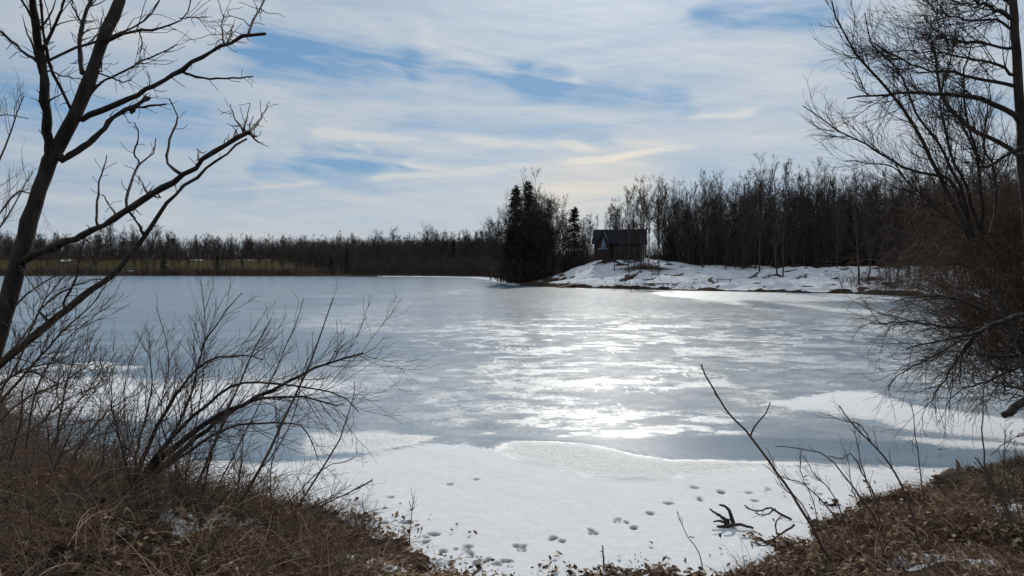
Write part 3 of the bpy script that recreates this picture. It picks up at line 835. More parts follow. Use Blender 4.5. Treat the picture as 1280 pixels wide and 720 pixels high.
for wx in (-4.0, -1.2, 1.4, 4.0):
    MB().box(wx - .06, wx + .06, -D - 2.0, -D - 1.88, 0.02, 1.0).build('deck_post', M['darkplank'], cab, False)
MB().box(-4.1, 4.1, -D - 1.98, -D - 1.9, 1.002, 1.08).build('deck_rail', M['darkplank'], cab, False)
x, y = atY(811, 121)
bt = bare_tree('birch_tree', 9.5, 0.15, 22, 2.0, 0.55, 0.12, 0.5, label='pale barked birch trunk at the right end of the cabin', mats=('birch', 'fartwig'))
place(bt, x, y, 0.5, 1.0, 1.0, 'pale barked birch trunk at the right end of the cabin')


def blob(name, c, s, label, cat, mat, seed, sub=3, amp=0.35, group=None):
    import bmesh
    bm = bmesh.new(); bmesh.ops.create_icosphere(bm, subdivisions=sub, radius=1.0)
    co = np.array([v.co[:] for v in bm.verts])
    k = 1 + amp * (fbm(co[:, 0] * 1.3 + seed, co[:, 1] * 1.3 + co[:, 2] * 1.7, seed) - 0.5) * 2 + 0.12 * (fbm(co[:, 0] * 5 + co[:, 2] * 4, co[:, 1] * 5 - seed, seed + 3) - 0.5)
    for v, q in zip(bm.verts, co * k[:, None] * np.asarray(s)): v.co = q
    me = bpy.data.meshes.new(name); bm.to_mesh(me); bm.free(); me.materials.append(mat)
    me.polygons.foreach_set('use_smooth', np.full(len(me.polygons), True))
    o = bpy.data.objects.new(name, me); COL.objects.link(o); o.location = tuple(float(q) for q in c)
    return tag(o, label, cat, group)


def on_slope(px, Y): x, y = atY(px, Y); return x, y, ground_z(x, y)


x, y, z = on_slope(732, 105); blob('boulder', (x, y, z + .15), (.55, .45, .55), 'larger dark boulder of two at the snowy shore below the cabin', 'boulder', M['stone'], 3)
x, y, z = on_slope(739.5, 105.2); blob('boulder', (x, y, z + .12), (.48, .4, .45), 'smaller dark boulder beside the larger one at the snowy shore', 'boulder', M['stone'], 8)
x, y, z = on_slope(675, 121); blob('boulder', (x, y, z + .15), (.6, .5, .4), 'dark boulder on snow between the conifer clump and the slanted plank ramp', 'boulder', M['stone'], 5)
# slanted plank ramp pulled up on the shore
x, y, z = on_slope(699, 112)
rp = empty('plank_ramp', (x, y, z), 'long slanted plank ramp lying on the snow at the shore near the conifers', 'ramp', rz=0.1)
b = MB()
for k in range(7): b.box(-2.6 + k * .76, -2.6 + k * .76 + .7, -.55, .55, 0.14, 0.2)
o = b.build('planking', M['plank'], rp, False); o.rotation_euler = (0, -0.2, 0); o.location = (0, 0, 0.5)
for s in (-.45, .45):
    o = MB().box(-2.6, 2.6, s - .05, s + .05, 0, 0.137).build('stringer', M['plank'], rp, False); o.rotation_euler = (0, -0.2, 0); o.location = (0, 0, 0.5)
MB().box(1.6, 1.75, -.4, .4, -0.1, 0.8).build('support', M['plank'], rp, False)
# low railing of short posts
x, y, z = on_slope(826, 106)
rl = empty('low_railing', (x, y, z), 'low dark railing of short posts on the snow slope right of the cabin', 'railing', rz=math.radians(-10))
for k in range(8):
    MB().box(-2.4 + k * .66, -2.4 + k * .66 + .2, -.08, .08, -0.3, 0.42).build('post', M['plank'], rl, False)
MB().box(-2.5, 2.5, -.05, .05, 0.42, 0.52).build('rail', M['plank'], rl, False)
x, y, z = on_slope(905, 105)
bn = empty('low_bench', (x, y, z), 'low wooden bench alone on the snowy slope', 'bench', rz=math.radians(-12))
MB().box(-1.15, 1.15, -.22, .22, 0.4, 0.48).build('seat', M['plank'], bn, False)
for s in (-.85, .85): MB().box(s - .06, s + .06, -.18, .18, -.2, 0.398).build('leg', M['plank'], bn, False)
x, y, z = on_slope(847, 112)
c = np.array([[x - 1.1, y, z + .12], [x, y + .1, z + .3], [x + .9, y + .2, z + .55]]); c = spline(c, 8) - np.array([x, y, z])
o = MB().tubes(c, np.linspace(.2, .15, 8), 8, True).build('fallen_log', M['log']); o.location = (x, y, z)
tag(o, 'pale fallen log lying on snow at the edge of the wood', 'log')
# brush mound under the trees by the cabin
x, y, z = on_slope(806, 117)
mb = MB(); n = 500
q = np.stack([rng.normal(size=n) * 1.8, rng.normal(size=n) * .8, np.abs(rng.normal(size=n)) * .25], -1)
q[:, 2] *= np.exp(-(q[:, 0] / 2.2) ** 2) * 2; d = nrmz(rng.normal(size=(n, 3)) * [1, 1, .35]); L = rng.uniform(.4, 1.4, n)[:, None]
pp = np.stack([q - d * L / 2, q + rng.normal(size=q.shape) * .05, q + d * L / 2], 1); mb.tubes(pp, np.full((n, 3), .03), 3)
o = mb.build('brush_pile', M['scrub']); o.location = (x, y, z); tag(o, 'dark brush mound around tree trunks right below the cabin', 'brush pile')

# ------------------------------------------------------------------ left foreground tree
ZT = 400 / 758.0
YT = 5.6


def tz(pts): return zm(pts, 0, 0, ZT)


def make_traced(name, label, cat, base, trunk, limbs, bark, twig, tw=None, group=None, trunk_name='trunk', limb_name='limb', sides=(9, 6), minor=(), whole=False, per=None):
    root = empty(name, base, label, cat, group)
    off = np.asarray(base)
    if trunk is not None:
        c, r = trunk
        b = MB(); b.tubes(c, r, sides[0], True); b.build(trunk_name, bark, root, True, off)
    own = [[] for _ in limbs]
    rest = []
    for c, r in (tw or []):                       # a twig belongs to the branch that carries it
        if len(limbs) and not whole and len(c) % len(limbs) == 0:
            k = len(c) // len(limbs)
            for q in range(len(limbs)): own[q].append((c[q * k:(q + 1) * k], r[q * k:(q + 1) * k]))
        else: rest.append((c, r))
    for q in range(len(limbs)): own[q] += (per[q] if per else [])
    for q, (c, r) in enumerate(limbs):
        b = MB(); b.tubes(c, r, sides[1], True); lo = b.build(limb_name, bark, root, True, off)
        if own[q]:
            b = MB()
            for c2, r2 in own[q]: b.tubes(c2, r2, 3)
            b.build('twigs', twig, lo, True, off)
    for c, r in minor: MB().tubes(c, r, 5, True).build('side_branch', bark, root, True, off)
    if rest:
        b = MB()
        for c, r in rest: b.tubes(c, r, 3)
        b.build('twigs', twig, root, True, off)
    return root


def snap(cr, parents, lim=45):
    """join a branch to the nearest point of the stems that can carry it"""
    c, r_ = cr; u0, v0 = pix(c[0]); best = None
    for pc, prd in parents:
        k = np.linspace(0, len(pc) - 1, 120); i = np.clip(k.astype(int), 0, len(pc) - 2); f = (k - i)[:, None]
        q = pc[i] * (1 - f) + pc[i + 1] * f; u, v = pix(q); dd = np.hypot(u - u0, v - v0); j = int(np.argmin(dd))
        if best is None or dd[j] < best[0]: best = (dd[j], q[j])
    if best is None or best[0] > lim: return cr
    f0 = best[1][1] / c[0][1]; w = np.linspace(1, 0, len(c))[:, None]; e = np.array([0, 0, EYE])
    c = e + (c - e) * (1 + (f0 - 1) * w)
    return np.vstack([best[1], c]), np.concatenate([[r_[0] * 1.15], r_])


def resamp(cr, K=16):
    c, r_ = cr; return spline(c, K), np.interp(np.linspace(0, 1, K), np.linspace(0, 1, len(r_)), r_)


def knots(limb_list, n=14, L=0.12, r=0.35):
    out = []
    for c, r_ in limb_list:
        out.append(grow(c[None], r_[None], n, L, 1.0, 4, 0.25, 0.05, 0.1, 1.0, r, 0.0022, 0.3))
    return out


trunk = traced([(-60, 620), (-35, 520), (2, 400), (26, 318), (43, 258), (63, 200), (92, 148), (112, 100), (132, 42), (150, 0), (168, -60), (180, -130)], 27, 3.2, YT, YT + 0.5, 40, 0.004)
trunk = (trunk[0], np.interp(np.linspace(0, 1, 40), [0, .28, .42, .55, .63, .75, .88, 1], [16, 12, 10, 8.7, 8.3, 7.6, 6.8, 5.2]) * YT / F * (1 + rng.normal(size=40) * .06))
L_ = []
def T(pts, r0, r1, dy=0.0, K=16, jit=0.006, bow=0.0):
    c, r_ = traced(tz(pts), r0 * .92, r1 * .92, YT + .2, YT + .2 + dy, K, jit, bow)
    return c, r_ * (1 + rng.normal(size=len(r_)) * .11)
L_.append(T([(120, 378), (113, 320), (108, 240), (100, 160), (86, 75), (78, 0), (72, -90)], 6.3, 4.4, -0.5, 20))
L_.append(T([(150, 378), (205, 340), (245, 308), (272, 276), (305, 258), (335, 240), (350, 226)], 5, 2.5, 0.4))
L_.append(T([(195, 283), (290, 240), (370, 200), (440, 160), (500, 120), (545, 100), (590, 85), (625, 78)], 4.4, 1.8, -0.9, 20))
L_.append(T([(40, 625), (75, 608), (150, 575), (220, 545), (300, 500), (360, 460), (440, 415), (490, 375), (540, 340), (590, 312)], 5.6, 3.0, -1.2, 24))
L_.append(T([(-40, 900), (60, 815), (120, 765), (180, 715), (240, 668), (300, 620), (338, 562), (360, 535), (390, 490), (440, 440), (520, 375), (585, 330)], 6.0, 1.3, 0.5, 28))
L_.append(T([(195, 172), (190, 110), (200, 40), (216, 0), (235, -70)], 3.4, 1.8, 0.6))
mi = []
for pts, r0, r1, dy in [
    ([(90, 148), (45, 112), (0, 75), (-40, 50)], 2.2, 1.2, -.3), ([(172, 268), (140, 205), (118, 150), (102, 70), (96, 0), (90, -60)], 2.4, 1.5, -.6),
    ([(305, 258), (350, 250), (395, 247)], 2.2, 1.0, .2), ([(312, 268), (330, 245), (358, 232)], 2.2, 1.6, .2),
    ([(540, 102), (548, 78), (551, 58)], 1.6, 1.0, 0), ([(532, 104), (526, 70), (529, 34)], 1.3, .7, 0), ([(588, 84), (600, 48), (618, 20), (630, -10)], 1.7, .9, 0),
    ([(435, 172), (480, 185), (545, 186), (602, 180)], 1.7, .9, -.3), ([(212, 225), (250, 190), (310, 162), (340, 142), (380, 126), (418, 104)], 2.2, .8, .5),
    ([(270, 186), (290, 194), (312, 189)], 1.0, .6, .1), ([(250, 100), (300, 78), (350, 70), (400, 60), (440, 38), (452, 0)], 2.2, .8, -.5), ([(425, 44), (460, 42), (492, 40)], .9, .5, 0),
    ([(332, 75), (336, 110), (330, 142)], .9, .5, 0), ([(118, 142), (170, 115), (250, 92), (330, 55), (370, 15), (380, -20)], 2.0, .9, .6), ([(120, 168), (150, 180), (205, 190)], 1.1, .5, .2),
    ([(105, 110), (130, 60), (150, 15), (165, -40)], 2.4, 1.3, -.4), ([(90, 60), (60, 15), (40, -40)], 2, 1.2, -.3), ([(195, 60), (175, 20), (160, -20)], 1.5, .8, .3), ([(240, 170), (245, 100), (240, 40)], 1.1, .6, .3),
    ([(590, 312), (612, 288), (638, 241)], 1.8, .6, .1), ([(578, 305), (586, 272), (591, 245)], 1.3, .5, .1), ([(572, 302), (552, 272), (545, 244)], 1.2, .5, 0), ([(590, 315), (606, 324)], 2.2, 1.4, 0),
    ([(228, 523), (229, 470), (243, 405), (253, 370)], 1.7, .7, .2), ([(300, 492), (307, 440), (330, 392), (362, 362), (371, 328)], 1.9, .7, .3), ([(330, 388), (318, 362), (329, 320), (319, 289)], 1.4, .6, .1),
    ([(434, 416), (396, 382), (405, 322), (421, 287), (400, 234)], 1.9, .7, -.2), ([(472, 380), (467, 352)], 1.3, .6, 0), ([(350, 458), (329, 418)], 1.3, .6, 0), ([(272, 506), (244, 462)], 1.3, .7, 0),
    ([(340, 556), (326, 530), (305, 500)], 2.0, 1.4, 0), ([(150, 720), (180, 655), (192, 600), (200, 560)], 2.2, .9, 0), ([(90, 735), (150, 690), (210, 665), (250, 660)], 1.5, .6, .2),
    ([(10, 770), (60, 700), (120, 660), (190, 640)], 1.6, .6, .3), ([(380, 468), (350, 460), (330, 470)], 1, .5, 0)]:
    mi.append(T(pts, r0, r1, dy, 11, 0.004))
L_ = [snap(b_, [trunk]) for b_ in L_]
mi = [snap(b_, L_ + [trunk], 30) for b_ in mi]
k1 = knots(L_, 14, 0.16, 0.3); k2 = knots(mi, 5, 0.14, 0.4)
per = [[k_] for k_ in k1 + k2]
for q, (c, r_) in enumerate(L_ + mi):
    if c[:, 2].mean() > 4.4: per[q].append(grow(c[None], r_[None], 7, 0.42, 0.7, 6, 0.2, 0.04, 0.2, 1.0, 0.5, 0.002, 0.3))
make_traced('bare_tree', 'dark leaning tree with forked trunk and long bare limbs over the lake edge', 'tree', (trunk[0][0][0], trunk[0][0][1], trunk[0][0][2]), trunk, L_ + mi, M['bark'], M['twig'], knots([trunk], 14, .16, .25), whole=True, per=per)

# ------------------------------------------------------------------ shrubs on the near left bank
ZS = 480 / 909.0


def ts(pts): return zm(pts, 0, 340, ZS)


YS = 7.2
stems = []
for pts, r0, r1, dy in [
    ([(322, 512), (370, 452), (430, 402), (500, 350), (600, 300), (700, 250), (780, 215), (860, 194)], 4.6, .9, -.6),
    ([(335, 500), (420, 432), (480, 380), (560, 322), (640, 295), (740, 300), (800, 318)], 3.8, .8, .5),
    ([(315, 500), (345, 425), (380, 350), (430, 270), (490, 212), (560, 197), (625, 205)], 3.2, .7, .7),
    ([(322, 498), (400, 402), (470, 330), (540, 275), (600, 262), (690, 268), (800, 290), (850, 330)], 3.0, .6, -.9),
    ([(330, 505), (440, 430), (540, 370), (640, 358), (715, 366), (735, 400), (750, 432)], 2.4, .6, .3),
    ([(318, 500), (330, 400), (350, 320), (360, 250), (352, 190)], 1.8, .5, .8),
    ([(310, 500), (290, 420), (268, 330), (262, 260)], 1.6, .5, -.2),
    ([(325, 495), (410, 380), (455, 280), (480, 180), (520, 110), (575, 50)], 2.2, .5, .2)]:
    stems.append(traced(ts(pts), r0, r1, YS, YS + dy, 18, 0.006))
A = np.stack([s[0] for s in stems]); Ar = np.stack([s[1] for s in stems])
Bp, Br = grow(A, Ar, 24, 0.85, 0.65, 8, 0.13, 0.09, 0.12, 1.0, 0.5, 0.0022, 0.35, rmax=.006)
Cp, Cr = grow(Bp, Br, 6, 0.5, 0.6, 5, 0.14, 0.05, 0.15, 1, 0.6, 0.0016, 0.3, rel=True)
shb = P(169, 606, YS)
make_traced('arching_shrub', 'arching leafless shrub with thick bowed stems leaning over the ice on the left bank', 'shrub', shb, None, stems, M['bark'], M['shrub_twig'], [(Bp, Br), (Cp, Cr)], limb_name='stem')


def thin_shrub(name, label, specs, Y, n2=8, L2=0.35, n3=3, K=14, up=0.1, cat='shrub', group=None, mat='shrub_twig', extra=(), ang=.55):
    st = [traced(pts, r0, r1, Y, Y + dy, K, 0.004) for pts, r0, r1, dy in specs]
    A = np.stack([s[0] for s in st]); Ar = np.stack([s[1] for s in st]); tw = []
    if n2:
        B, Br_ = grow(A, Ar, n2, L2, ang, 6, 0.12, up, 0.3, 1, 0.55, 0.0016, 0.4, rmax=.005); tw.append((B, Br_))
        if n3: tw.append(grow(B, Br_, n3, .5, .55, 4, .14, up, .2, 1, .6, .0013, .3, rel=True))
    return make_traced(name, label, cat, tuple(st[0][0][0]), None, st, M[mat], M[mat], tw or None, limb_name='stem', group=group, minor=extra)


thin_shrub('thin_shrub', 'upright thin stemmed shrub with tall straight shoots right of the arching shrub', [
    (ts([(430, 620), (470, 500), (510, 400), (560, 280), (600, 190), (640, 115)]), 2.4, .6, .3), (ts([(545, 580), (620, 460), (680, 330), (740, 200), (790, 60)]), 2.2, .6, .4),
    (ts([(450, 620), (480, 520), (500, 430), (545, 330)]), 2.0, .7, -.3), (ts([(545, 575), (570, 470), (575, 360)]), 1.2, .5, .2), (ts([(440, 615), (420, 480), (400, 360), (360, 260)]), 1.2, .5, .2)], 6.7, 9, .55)
thin_shrub('thin_shrub', 'slender low shrub leaning right at the snow edge of the left bank', [
    (ts([(680, 590), (740, 500), (800, 400), (832, 310), (840, 260)]), 1.6, .4, .3), (ts([(640, 590), (690, 540), (760, 470), (840, 440)]), 1.0, .4, .2),
    (ts([(690, 590), (760, 545), (820, 525), (880, 490)]), 1.0, .5, -.2), (ts([(650, 580), (640, 480), (660, 380), (650, 300)]), 1.0, .4, .3)], 6.9, 4, .35, 2)
thin_shrub('thin_shrub', 'thin forked shrub in front of the trunk base of the leaning tree', [
    (ts([(165, 450), (210, 380), (280, 310), (330, 285)]), 1.5, .4, .5), (ts([(130, 420), (150, 300), (170, 220), (185, 165)]), 1.6, .5, .2), (ts([(120, 420), (160, 340), (230, 250), (250, 180)]), 1.2, .4, .3),
    (ts([(140, 440), (200, 400), (260, 380), (330, 370)]), 1.0, .4, .2), (ts([(60, 420), (80, 300), (120, 210), (190, 130), (260, 80)]), 1.4, .4, -.2)], 6.2, 12, .5, 4)
thin_shrub('thin_shrub', 'tangled twiggy shrub at the left edge below the leaning tree trunk', [
    (ts([(-20, 330), (60, 240), (140, 150), (230, 60), (262, 10)]), 2.2, .5, .3), (ts([(-20, 280), (60, 230), (150, 210)]), 2.2, .6, .2), (ts([(-10, 300), (40, 220), (110, 60), (190, -20)]), 1.6, .5, -.2),
    (ts([(-20, 370), (60, 300), (150, 260), (230, 200)]), 1.6, .5, .3), (ts([(-30, 240), (50, 160), (100, 80), (120, 20)]), 1.5, .4, .3), (ts([(-30, 420), (80, 370), (160, 300), (240, 270)]), 1.6, .5, .4)], 5.4, 20, .5, 5, ang=.75)
thin_shrub('thin_shrub', 'dense upright brush along the bank crest left of the arching shrub', [
    (ts([(-30, 440), (-10, 330), (20, 240), (30, 160)]), 1.4, .4, .3), (ts([(20, 460), (50, 350), (60, 260), (90, 180)]), 1.3, .4, -.3), (ts([(70, 480), (90, 380), (130, 300), (140, 220)]), 1.2, .4, .4), (ts([(110, 500), (150, 420), (190, 330), (240, 250)]), 1.2, .4, -.2),
    (ts([(160, 520), (180, 430), (230, 360), (240, 290)]), 1.2, .4, .3), (ts([(200, 540), (240, 460), (250, 380), (300, 310)]), 1.1, .4, .2), (ts([(60, 480), (20, 400), (0, 330), (-20, 250)]), 1.2, .4, .2), (ts([(150, 520), (120, 440), (110, 360), (80, 300)]), 1.1, .4, -.2)], 6.4, 18, .45, 5, ang=.7)
thin_shrub('thin_shrub', 'low dense brush at the foot of the arching shrub, right of its base', [
    (ts([(380, 580), (400, 510), (450, 460), (470, 410)]), 1.0, .4, .2), (ts([(440, 600), (430, 540), (400, 480), (410, 430)]), 1.0, .4, -.2), (ts([(500, 610), (520, 550), (560, 500), (570, 460)]), 1.0, .4, .3), (ts([(570, 610), (560, 560), (590, 510), (620, 480)]), 1.0, .4, .2),
    (ts([(330, 570), (300, 510), (290, 450), (250, 420)]), 1.0, .4, .2)], 6.3, 16, .35, 5, ang=.7)
thin_shrub('thin_shrub', 'fine twigged shrub whose tips rise against the ice between the two left shrubs', [
    (ts([(400, 600), (440, 480), (460, 380), (480, 250), (485, 120), (478, 30)]), 1.2, .4, .4), (ts([(470, 600), (560, 420), (640, 260), (700, 120), (720, 60)]), 1.1, .4, .5), (ts([(400, 600), (350, 480), (300, 380), (300, 240), (340, 140)]), 1.1, .4, .3),
    (ts([(500, 600), (640, 440), (700, 330), (720, 230), (760, 150)]), 1.1, .4, .2), (ts([(360, 600), (400, 460), (380, 330), (400, 200), (370, 80)]), 1.1, .4, .2)], 7.6, 9, .5, 3)
# twiggy crown reaching in from the left edge
thin_shrub('bare_sapling', 'faint fine twigged sapling at the left edge behind the leaning tree', [
    ([(-60, 420), (-40, 300), (-10, 220), (15, 160), (30, 120)], 3, .6, .5), ([(-60, 420), (-30, 330), (10, 270), (40, 215)], 2.5, .5, .3), ([(-50, 350), (-20, 300), (20, 240), (48, 250)], 2, .5, .3), ([(-60, 420), (-30, 180), (0, 145), (35, 148)], 2, .5, .4)], 9.0, 12, .7, 5, cat='sapling')

# seed stalks and weeds on the snow edge
b = MB()
def weed(name, label, pts, Y, r, head, cat='weed stalk', n=7, hl=.1, mat='shrub_twig', up=.15, ang=.5):
    c, rr = traced(pts, r, r * .5, Y, Y, 12, 0.002)
    root = empty(name, tuple(c[0]), label, cat)
    MB().tubes(c, rr, 5, True).build('stem', M[mat], root, True, c[0])
    if head:
        h, hr = grow(c[None], rr[None], n, hl, ang, 5, .15, up, .72, 1.0, .8, .0016, .2)
        MB().tubes(h, hr, 3).build('seed_head', M[mat], root, True, c[0])
    return root


weed('weed_stalk', 'upright dry weed with feathery head standing in the snow near the left bank', [(513, 690), (512, 668), (514, 648), (517, 622)], 7.7, .8, True, n=12, hl=.16)
weed('weed_stalk', 'bent dry weed with drooping dark leaf tuft over the snow edge', [(385, 640), (410, 628), (440, 614), (464, 602)], 7.0, 1.0, True, n=16, hl=.09, up=-.25, ang=.9)
weed('weed_stalk', 'short dark stick standing up out of the snow at the bottom of the picture', [(755, 722), (755, 705), (753, 682)], 7.25, 1.7, False, cat='stick')
weed('weed_stalk', 'thin pale bent weed on the snow right of the short stick', [(880, 716), (873, 690), (858, 668), (846, 640)], 7.3, .8, True, n=4, hl=.18)

# ------------------------------------------------------------------ right foreground tree
ZR = 300 / 720.0


def tr(pts): return zm(pts, 980, 0, ZR)


def tl(pts): return zm(pts, 980, 240, 300 / 675.0)


YR = 9.5
trunk = traced([(1345, 620), (1325, 500), (1300, 380), (1285, 270), (1278, 190), (1275, 140), (1272, 85), (1268, 35), (1266, 0), (1264, -80), (1262, -180)], 9, 3.4, YR, YR, 34, 0.006)
lim = []
for f_, pts, r0, r1, dy in [
    (tr, [(715, 370), (640, 312), (560, 290), (440, 280), (310, 285), (190, 296)], 3.4, .9, -1.2), (tr, [(718, 472), (640, 420), (560, 385), (490, 320), (462, 250), (455, 170), (430, 90)], 3.2, .8, 1.0),
    (tr, [(688, 58), (620, 20), (570, 0), (520, -40)], 3.0, 1.2, -.5), (tr, [(692, 150), (600, 130), (500, 120), (420, 60)], 1.9, .6, .8), (tr, [(700, 225), (620, 190), (540, 170), (460, 160), (360, 150)], 1.9, .6, -.8),
    (tr, [(705, 260), (600, 240), (500, 215), (400, 200), (300, 150), (250, 120)], 2.4, .6, .6), (tr, [(725, 430), (660, 470), (600, 500), (540, 390), (520, 330)], 2.4, .6, -.6),
    (tr, [(690, 100), (650, 60), (560, 60), (470, 40), (400, -20)], 1.8, .6, .5), (tr, [(688, 20), (660, -10), (640, -60)], 2.4, 1.2, .3),
    (tl, [(800, 350), (675, 345), (600, 370), (540, 400), (480, 408), (340, 440)], 4.2, .8, -.8), (tl, [(545, 398), (490, 470), (440, 550), (395, 610)], 2.0, .5, .2), (tl, [(580, 385), (450, 380), (370, 365), (240, 370)], 2.4, .6, .5),
    (tl, [(760, 520), (675, 450), (640, 380), (605, 320), (590, 260)], 4.6, 1.4, .6), (tl, [(760, 450), (675, 458), (560, 460), (470, 450), (380, 470)], 2.4, .6, .8), (tl, [(760, 460), (675, 488), (580, 530), (500, 560), (450, 600)], 2.4, .6, -.4),
    (tl, [(740, 600), (675, 560), (590, 535)], 2.0, .8, .2), (tl, [(600, 372), (520, 420), (500, 480), (495, 540)], 1.8, .5, .3), (tl, [(640, 370), (560, 330), (480, 300), (380, 290), (300, 310)], 2.2, .6, .5),
    (tl, [(620, 365), (500, 420), (400, 470), (330, 510), (290, 560)], 2.0, .5, -.3)]:
    lim.append(traced(f_(pts), r0, r1, YR, YR + dy, 16, 0.012))
main = [resamp(snap(b_, [trunk], 60)) for b_ in lim]
lim = [resamp(b_) if k_ < 9 else resamp(snap(b_, main[9:13], 60)) if k_ in (10, 11, 16, 17, 18) else main[k_] for k_, b_ in enumerate([main[q_] if q_ < 9 else lim[q_] for q_ in range(len(lim))])]
A = np.stack([s[0] for s in lim]); Ar = np.stack([s[1] for s in lim])
hiM = A[:, :, 2].mean(1) > 3.2
Bp, Br = grow(A[hiM], Ar[hiM], 30, 0.9, .68, 7, .12, .05, .12, 1, .5, .0025, .35, rmax=.008)
Cp, Cr = grow(Bp, Br, 9, .55, .6, 5, .15, .03, .15, 1, .6, .002, .3, rel=True)
Bp2, Br2 = grow(A[~hiM], Ar[~hiM], 15, 0.9, .65, 7, .12, -.04, .12, 1, .5, .0028, .35, rmax=.008)
Cp2, Cr2 = grow(Bp2, Br2, 5, .5, .6, 5, .15, -.02, .15, 1, .6, .002, .3, rel=True)
stub = traced(tl([(800, 520), (735, 560), (675, 592), (640, 612), (617, 628)]), 7.0, 4.5, YR, YR - .4, 12, 0.008)
rt = make_traced('bare_tree', 'tall dark tree at the right edge with long side limbs and drooping twiggy branches', 'tree', tuple(trunk[0][0]), trunk, lim, M['bark'], M['twig'], [(Bp, Br), (Cp, Cr), (Bp2, Br2), (Cp2, Cr2)], whole=True)
o = MB().tubes(stub[0], stub[1], 8, True).build('broken_limb', M['bark'], rt, True, trunk[0][0]); o['label'] = 'thick broken limb ending in a blunt stub over the ice'
# leaning many stemmed tree in front of it
specs = []
for pts, r0, r1, dy in [([(560, 720), (500, 590), (430, 460), (370, 350), (310, 270), (240, 190), (190, 110), (160, 70), (140, 0)], 3.6, .8, -.5), ([(560, 700), (500, 545), (400, 520), (300, 470), (220, 420), (130, 370), (60, 320)], 2.4, .6, .6),
                        ([(570, 710), (500, 490), (420, 380), (380, 285), (330, 200), (260, 130), (240, 40)], 2.4, .7, .9), ([(590, 700), (545, 560), (500, 450), (470, 300), (500, 170), (520, 60)], 2.2, .6, .3),
                        ([(600, 700), (585, 500), (560, 400), (540, 250), (560, 120)], 2.4, .7, -.8), ([(540, 690), (420, 590), (330, 500), (260, 490), (180, 480)], 1.5, .5, .4), ([(620, 700), (640, 560), (600, 430), (610, 300)], 2.4, .7, .5)]:
    specs.append((tr(pts), r0, r1, dy))
st = [traced(p_, a_, c_, 10.6, 10.6 + d_, 16, .012) for p_, a_, c_, d_ in specs]
A = np.stack([s[0] for s in st]); Ar = np.stack([s[1] for s in st])
Bp, Br = grow(A, Ar, 28, .95, .58, 7, .13, .08, .10, 1, .5, .0024, .4, rmax=.007)
Cp, Cr = grow(Bp, Br, 9, .55, .58, 5, .15, .05, .12, 1, .6, .0016, .3, rel=True)
make_traced('leaning_tree', 'leaning slender tree of several stems spreading left in front of the right edge tree', 'tree', tuple(st[0][0][0]), None, st, M['bark'], M['twig'], [(Bp, Br), (Cp, Cr)], limb_name='stem')
# dense brown thicket at the right edge
n = 760
cen = P(1250, 300, 12.2)
az = rng.uniform(0, 2 * PI, n); rr = np.sqrt(rng.uniform(0, 1, n))
base = np.stack([cen[0] + 0.9 + rr * np.cos(az) * 1.3, cen[1] + rr * np.sin(az) * .9, np.full(n, 1.0) + rng.uniform(-.3, 2.5, n)], -1)
d = nrmz(np.stack([rng.normal(size=n) * .55 - .25, rng.normal(size=n) * .4, rng.uniform(.3, 1.2, n)], -1))
p = base.copy(); out = [p]; L = rng.uniform(1.0, 2.6, n)[:, None]
for k in range(6):
    p = p + d * L / 6; out.append(p); d = nrmz(d + rng.normal(size=d.shape) * .16 + np.array([-.03, 0, -.08]))
A = np.stack(out, 1); Ar = np.repeat(np.linspace(.008, .003, 7)[None], n, 0)
Bp, Br = grow(A, Ar, 9, .65, .7, 5, .2, -.03, .15, 1, .6, .0028, .3)
Cp, Cr = grow(Bp, Br, 3, .5, .7, 4, .2, -.03, .15, 1, .6, .002, .3, rel=True)
root = empty('tangled_thicket', (cen[0] + .9, cen[1], ground_z(cen[0] + .9, cen[1])), 'dense brown tangled thicket at the right edge behind the drooping limbs', 'thicket')
off = np.array(root.location)
MB().tubes(A, Ar, 3).build('stems', M['brush'], root, True, off)
b = MB(); b.tubes(Bp, Br, 3); b.tubes(Cp, Cr, 3); b.build('twigs', M['brush'], root, True, off)

# saplings on the near right bank
Z7 = 480 / 1192.0


def t7(pts): return zm(pts, 800, 430, Z7)


thin_shrub('sapling', 'tall dark sapling leaning left, longest stem in front of the ice on the right bank', [(t7([(610, 700), (560, 620), (520, 545), (460, 450), (400, 360), (340, 285), (265, 200), (215, 120), (187, 62)]), 2.1, .9, -.2)], 6.6, 4, .12, 0, 20, cat='sapling',
           extra=[traced(t7([(342, 288), (360, 250), (390, 215), (404, 182)]), 1.3, .7, 6.5, 6.5, 8, .002), traced(t7([(270, 208), (240, 165), (230, 150)]), .9, .5, 6.45, 6.45, 6, .002)])
thin_shrub('sapling', 'dark sapling with forked tip leaning left in the middle of the right bank', [(t7([(890, 700), (860, 600), (830, 480), (780, 380), (720, 310), (660, 250), (620, 190)]), 1.9, .7, .2), (t7([(720, 310), (680, 250), (640, 240), (585, 222)]), .9, .4, .1)], 6.9, 6, .28, 2, 18, cat='sapling')
thin_shrub('sapling', 'crooked sapling with sideways bent top between the two leaning saplings', [(t7([(800, 700), (740, 560), (680, 470), (620, 390), (575, 345), (510, 325), (420, 315)]), 1.5, .5, .2), (t7([(760, 640), (730, 480), (690, 400), (655, 342), (620, 358), (585, 345)]), 1.3, .6, -.2)], 7.1, 5, .2, 1, 18, cat='sapling')
thin_shrub('sapling', 'straight thin upright sapling on the right bank, ending below the broken limb', [(t7([(905, 630), (880, 480), (865, 350), (850, 250), (838, 170)]), 1.0, .4, .2)], 7.4, 6, .2, 0, 16, cat='sapling')
thin_shrub('sapling', 'thin upright stem under the broken limb at the right', [(t7([(1085, 480), (1070, 360), (1062, 240), (1068, 120), (1080, 0), (1075, -60)]), 1.1, .4, .1)], 7.8, 4, .2, 0, 16, cat='sapling')
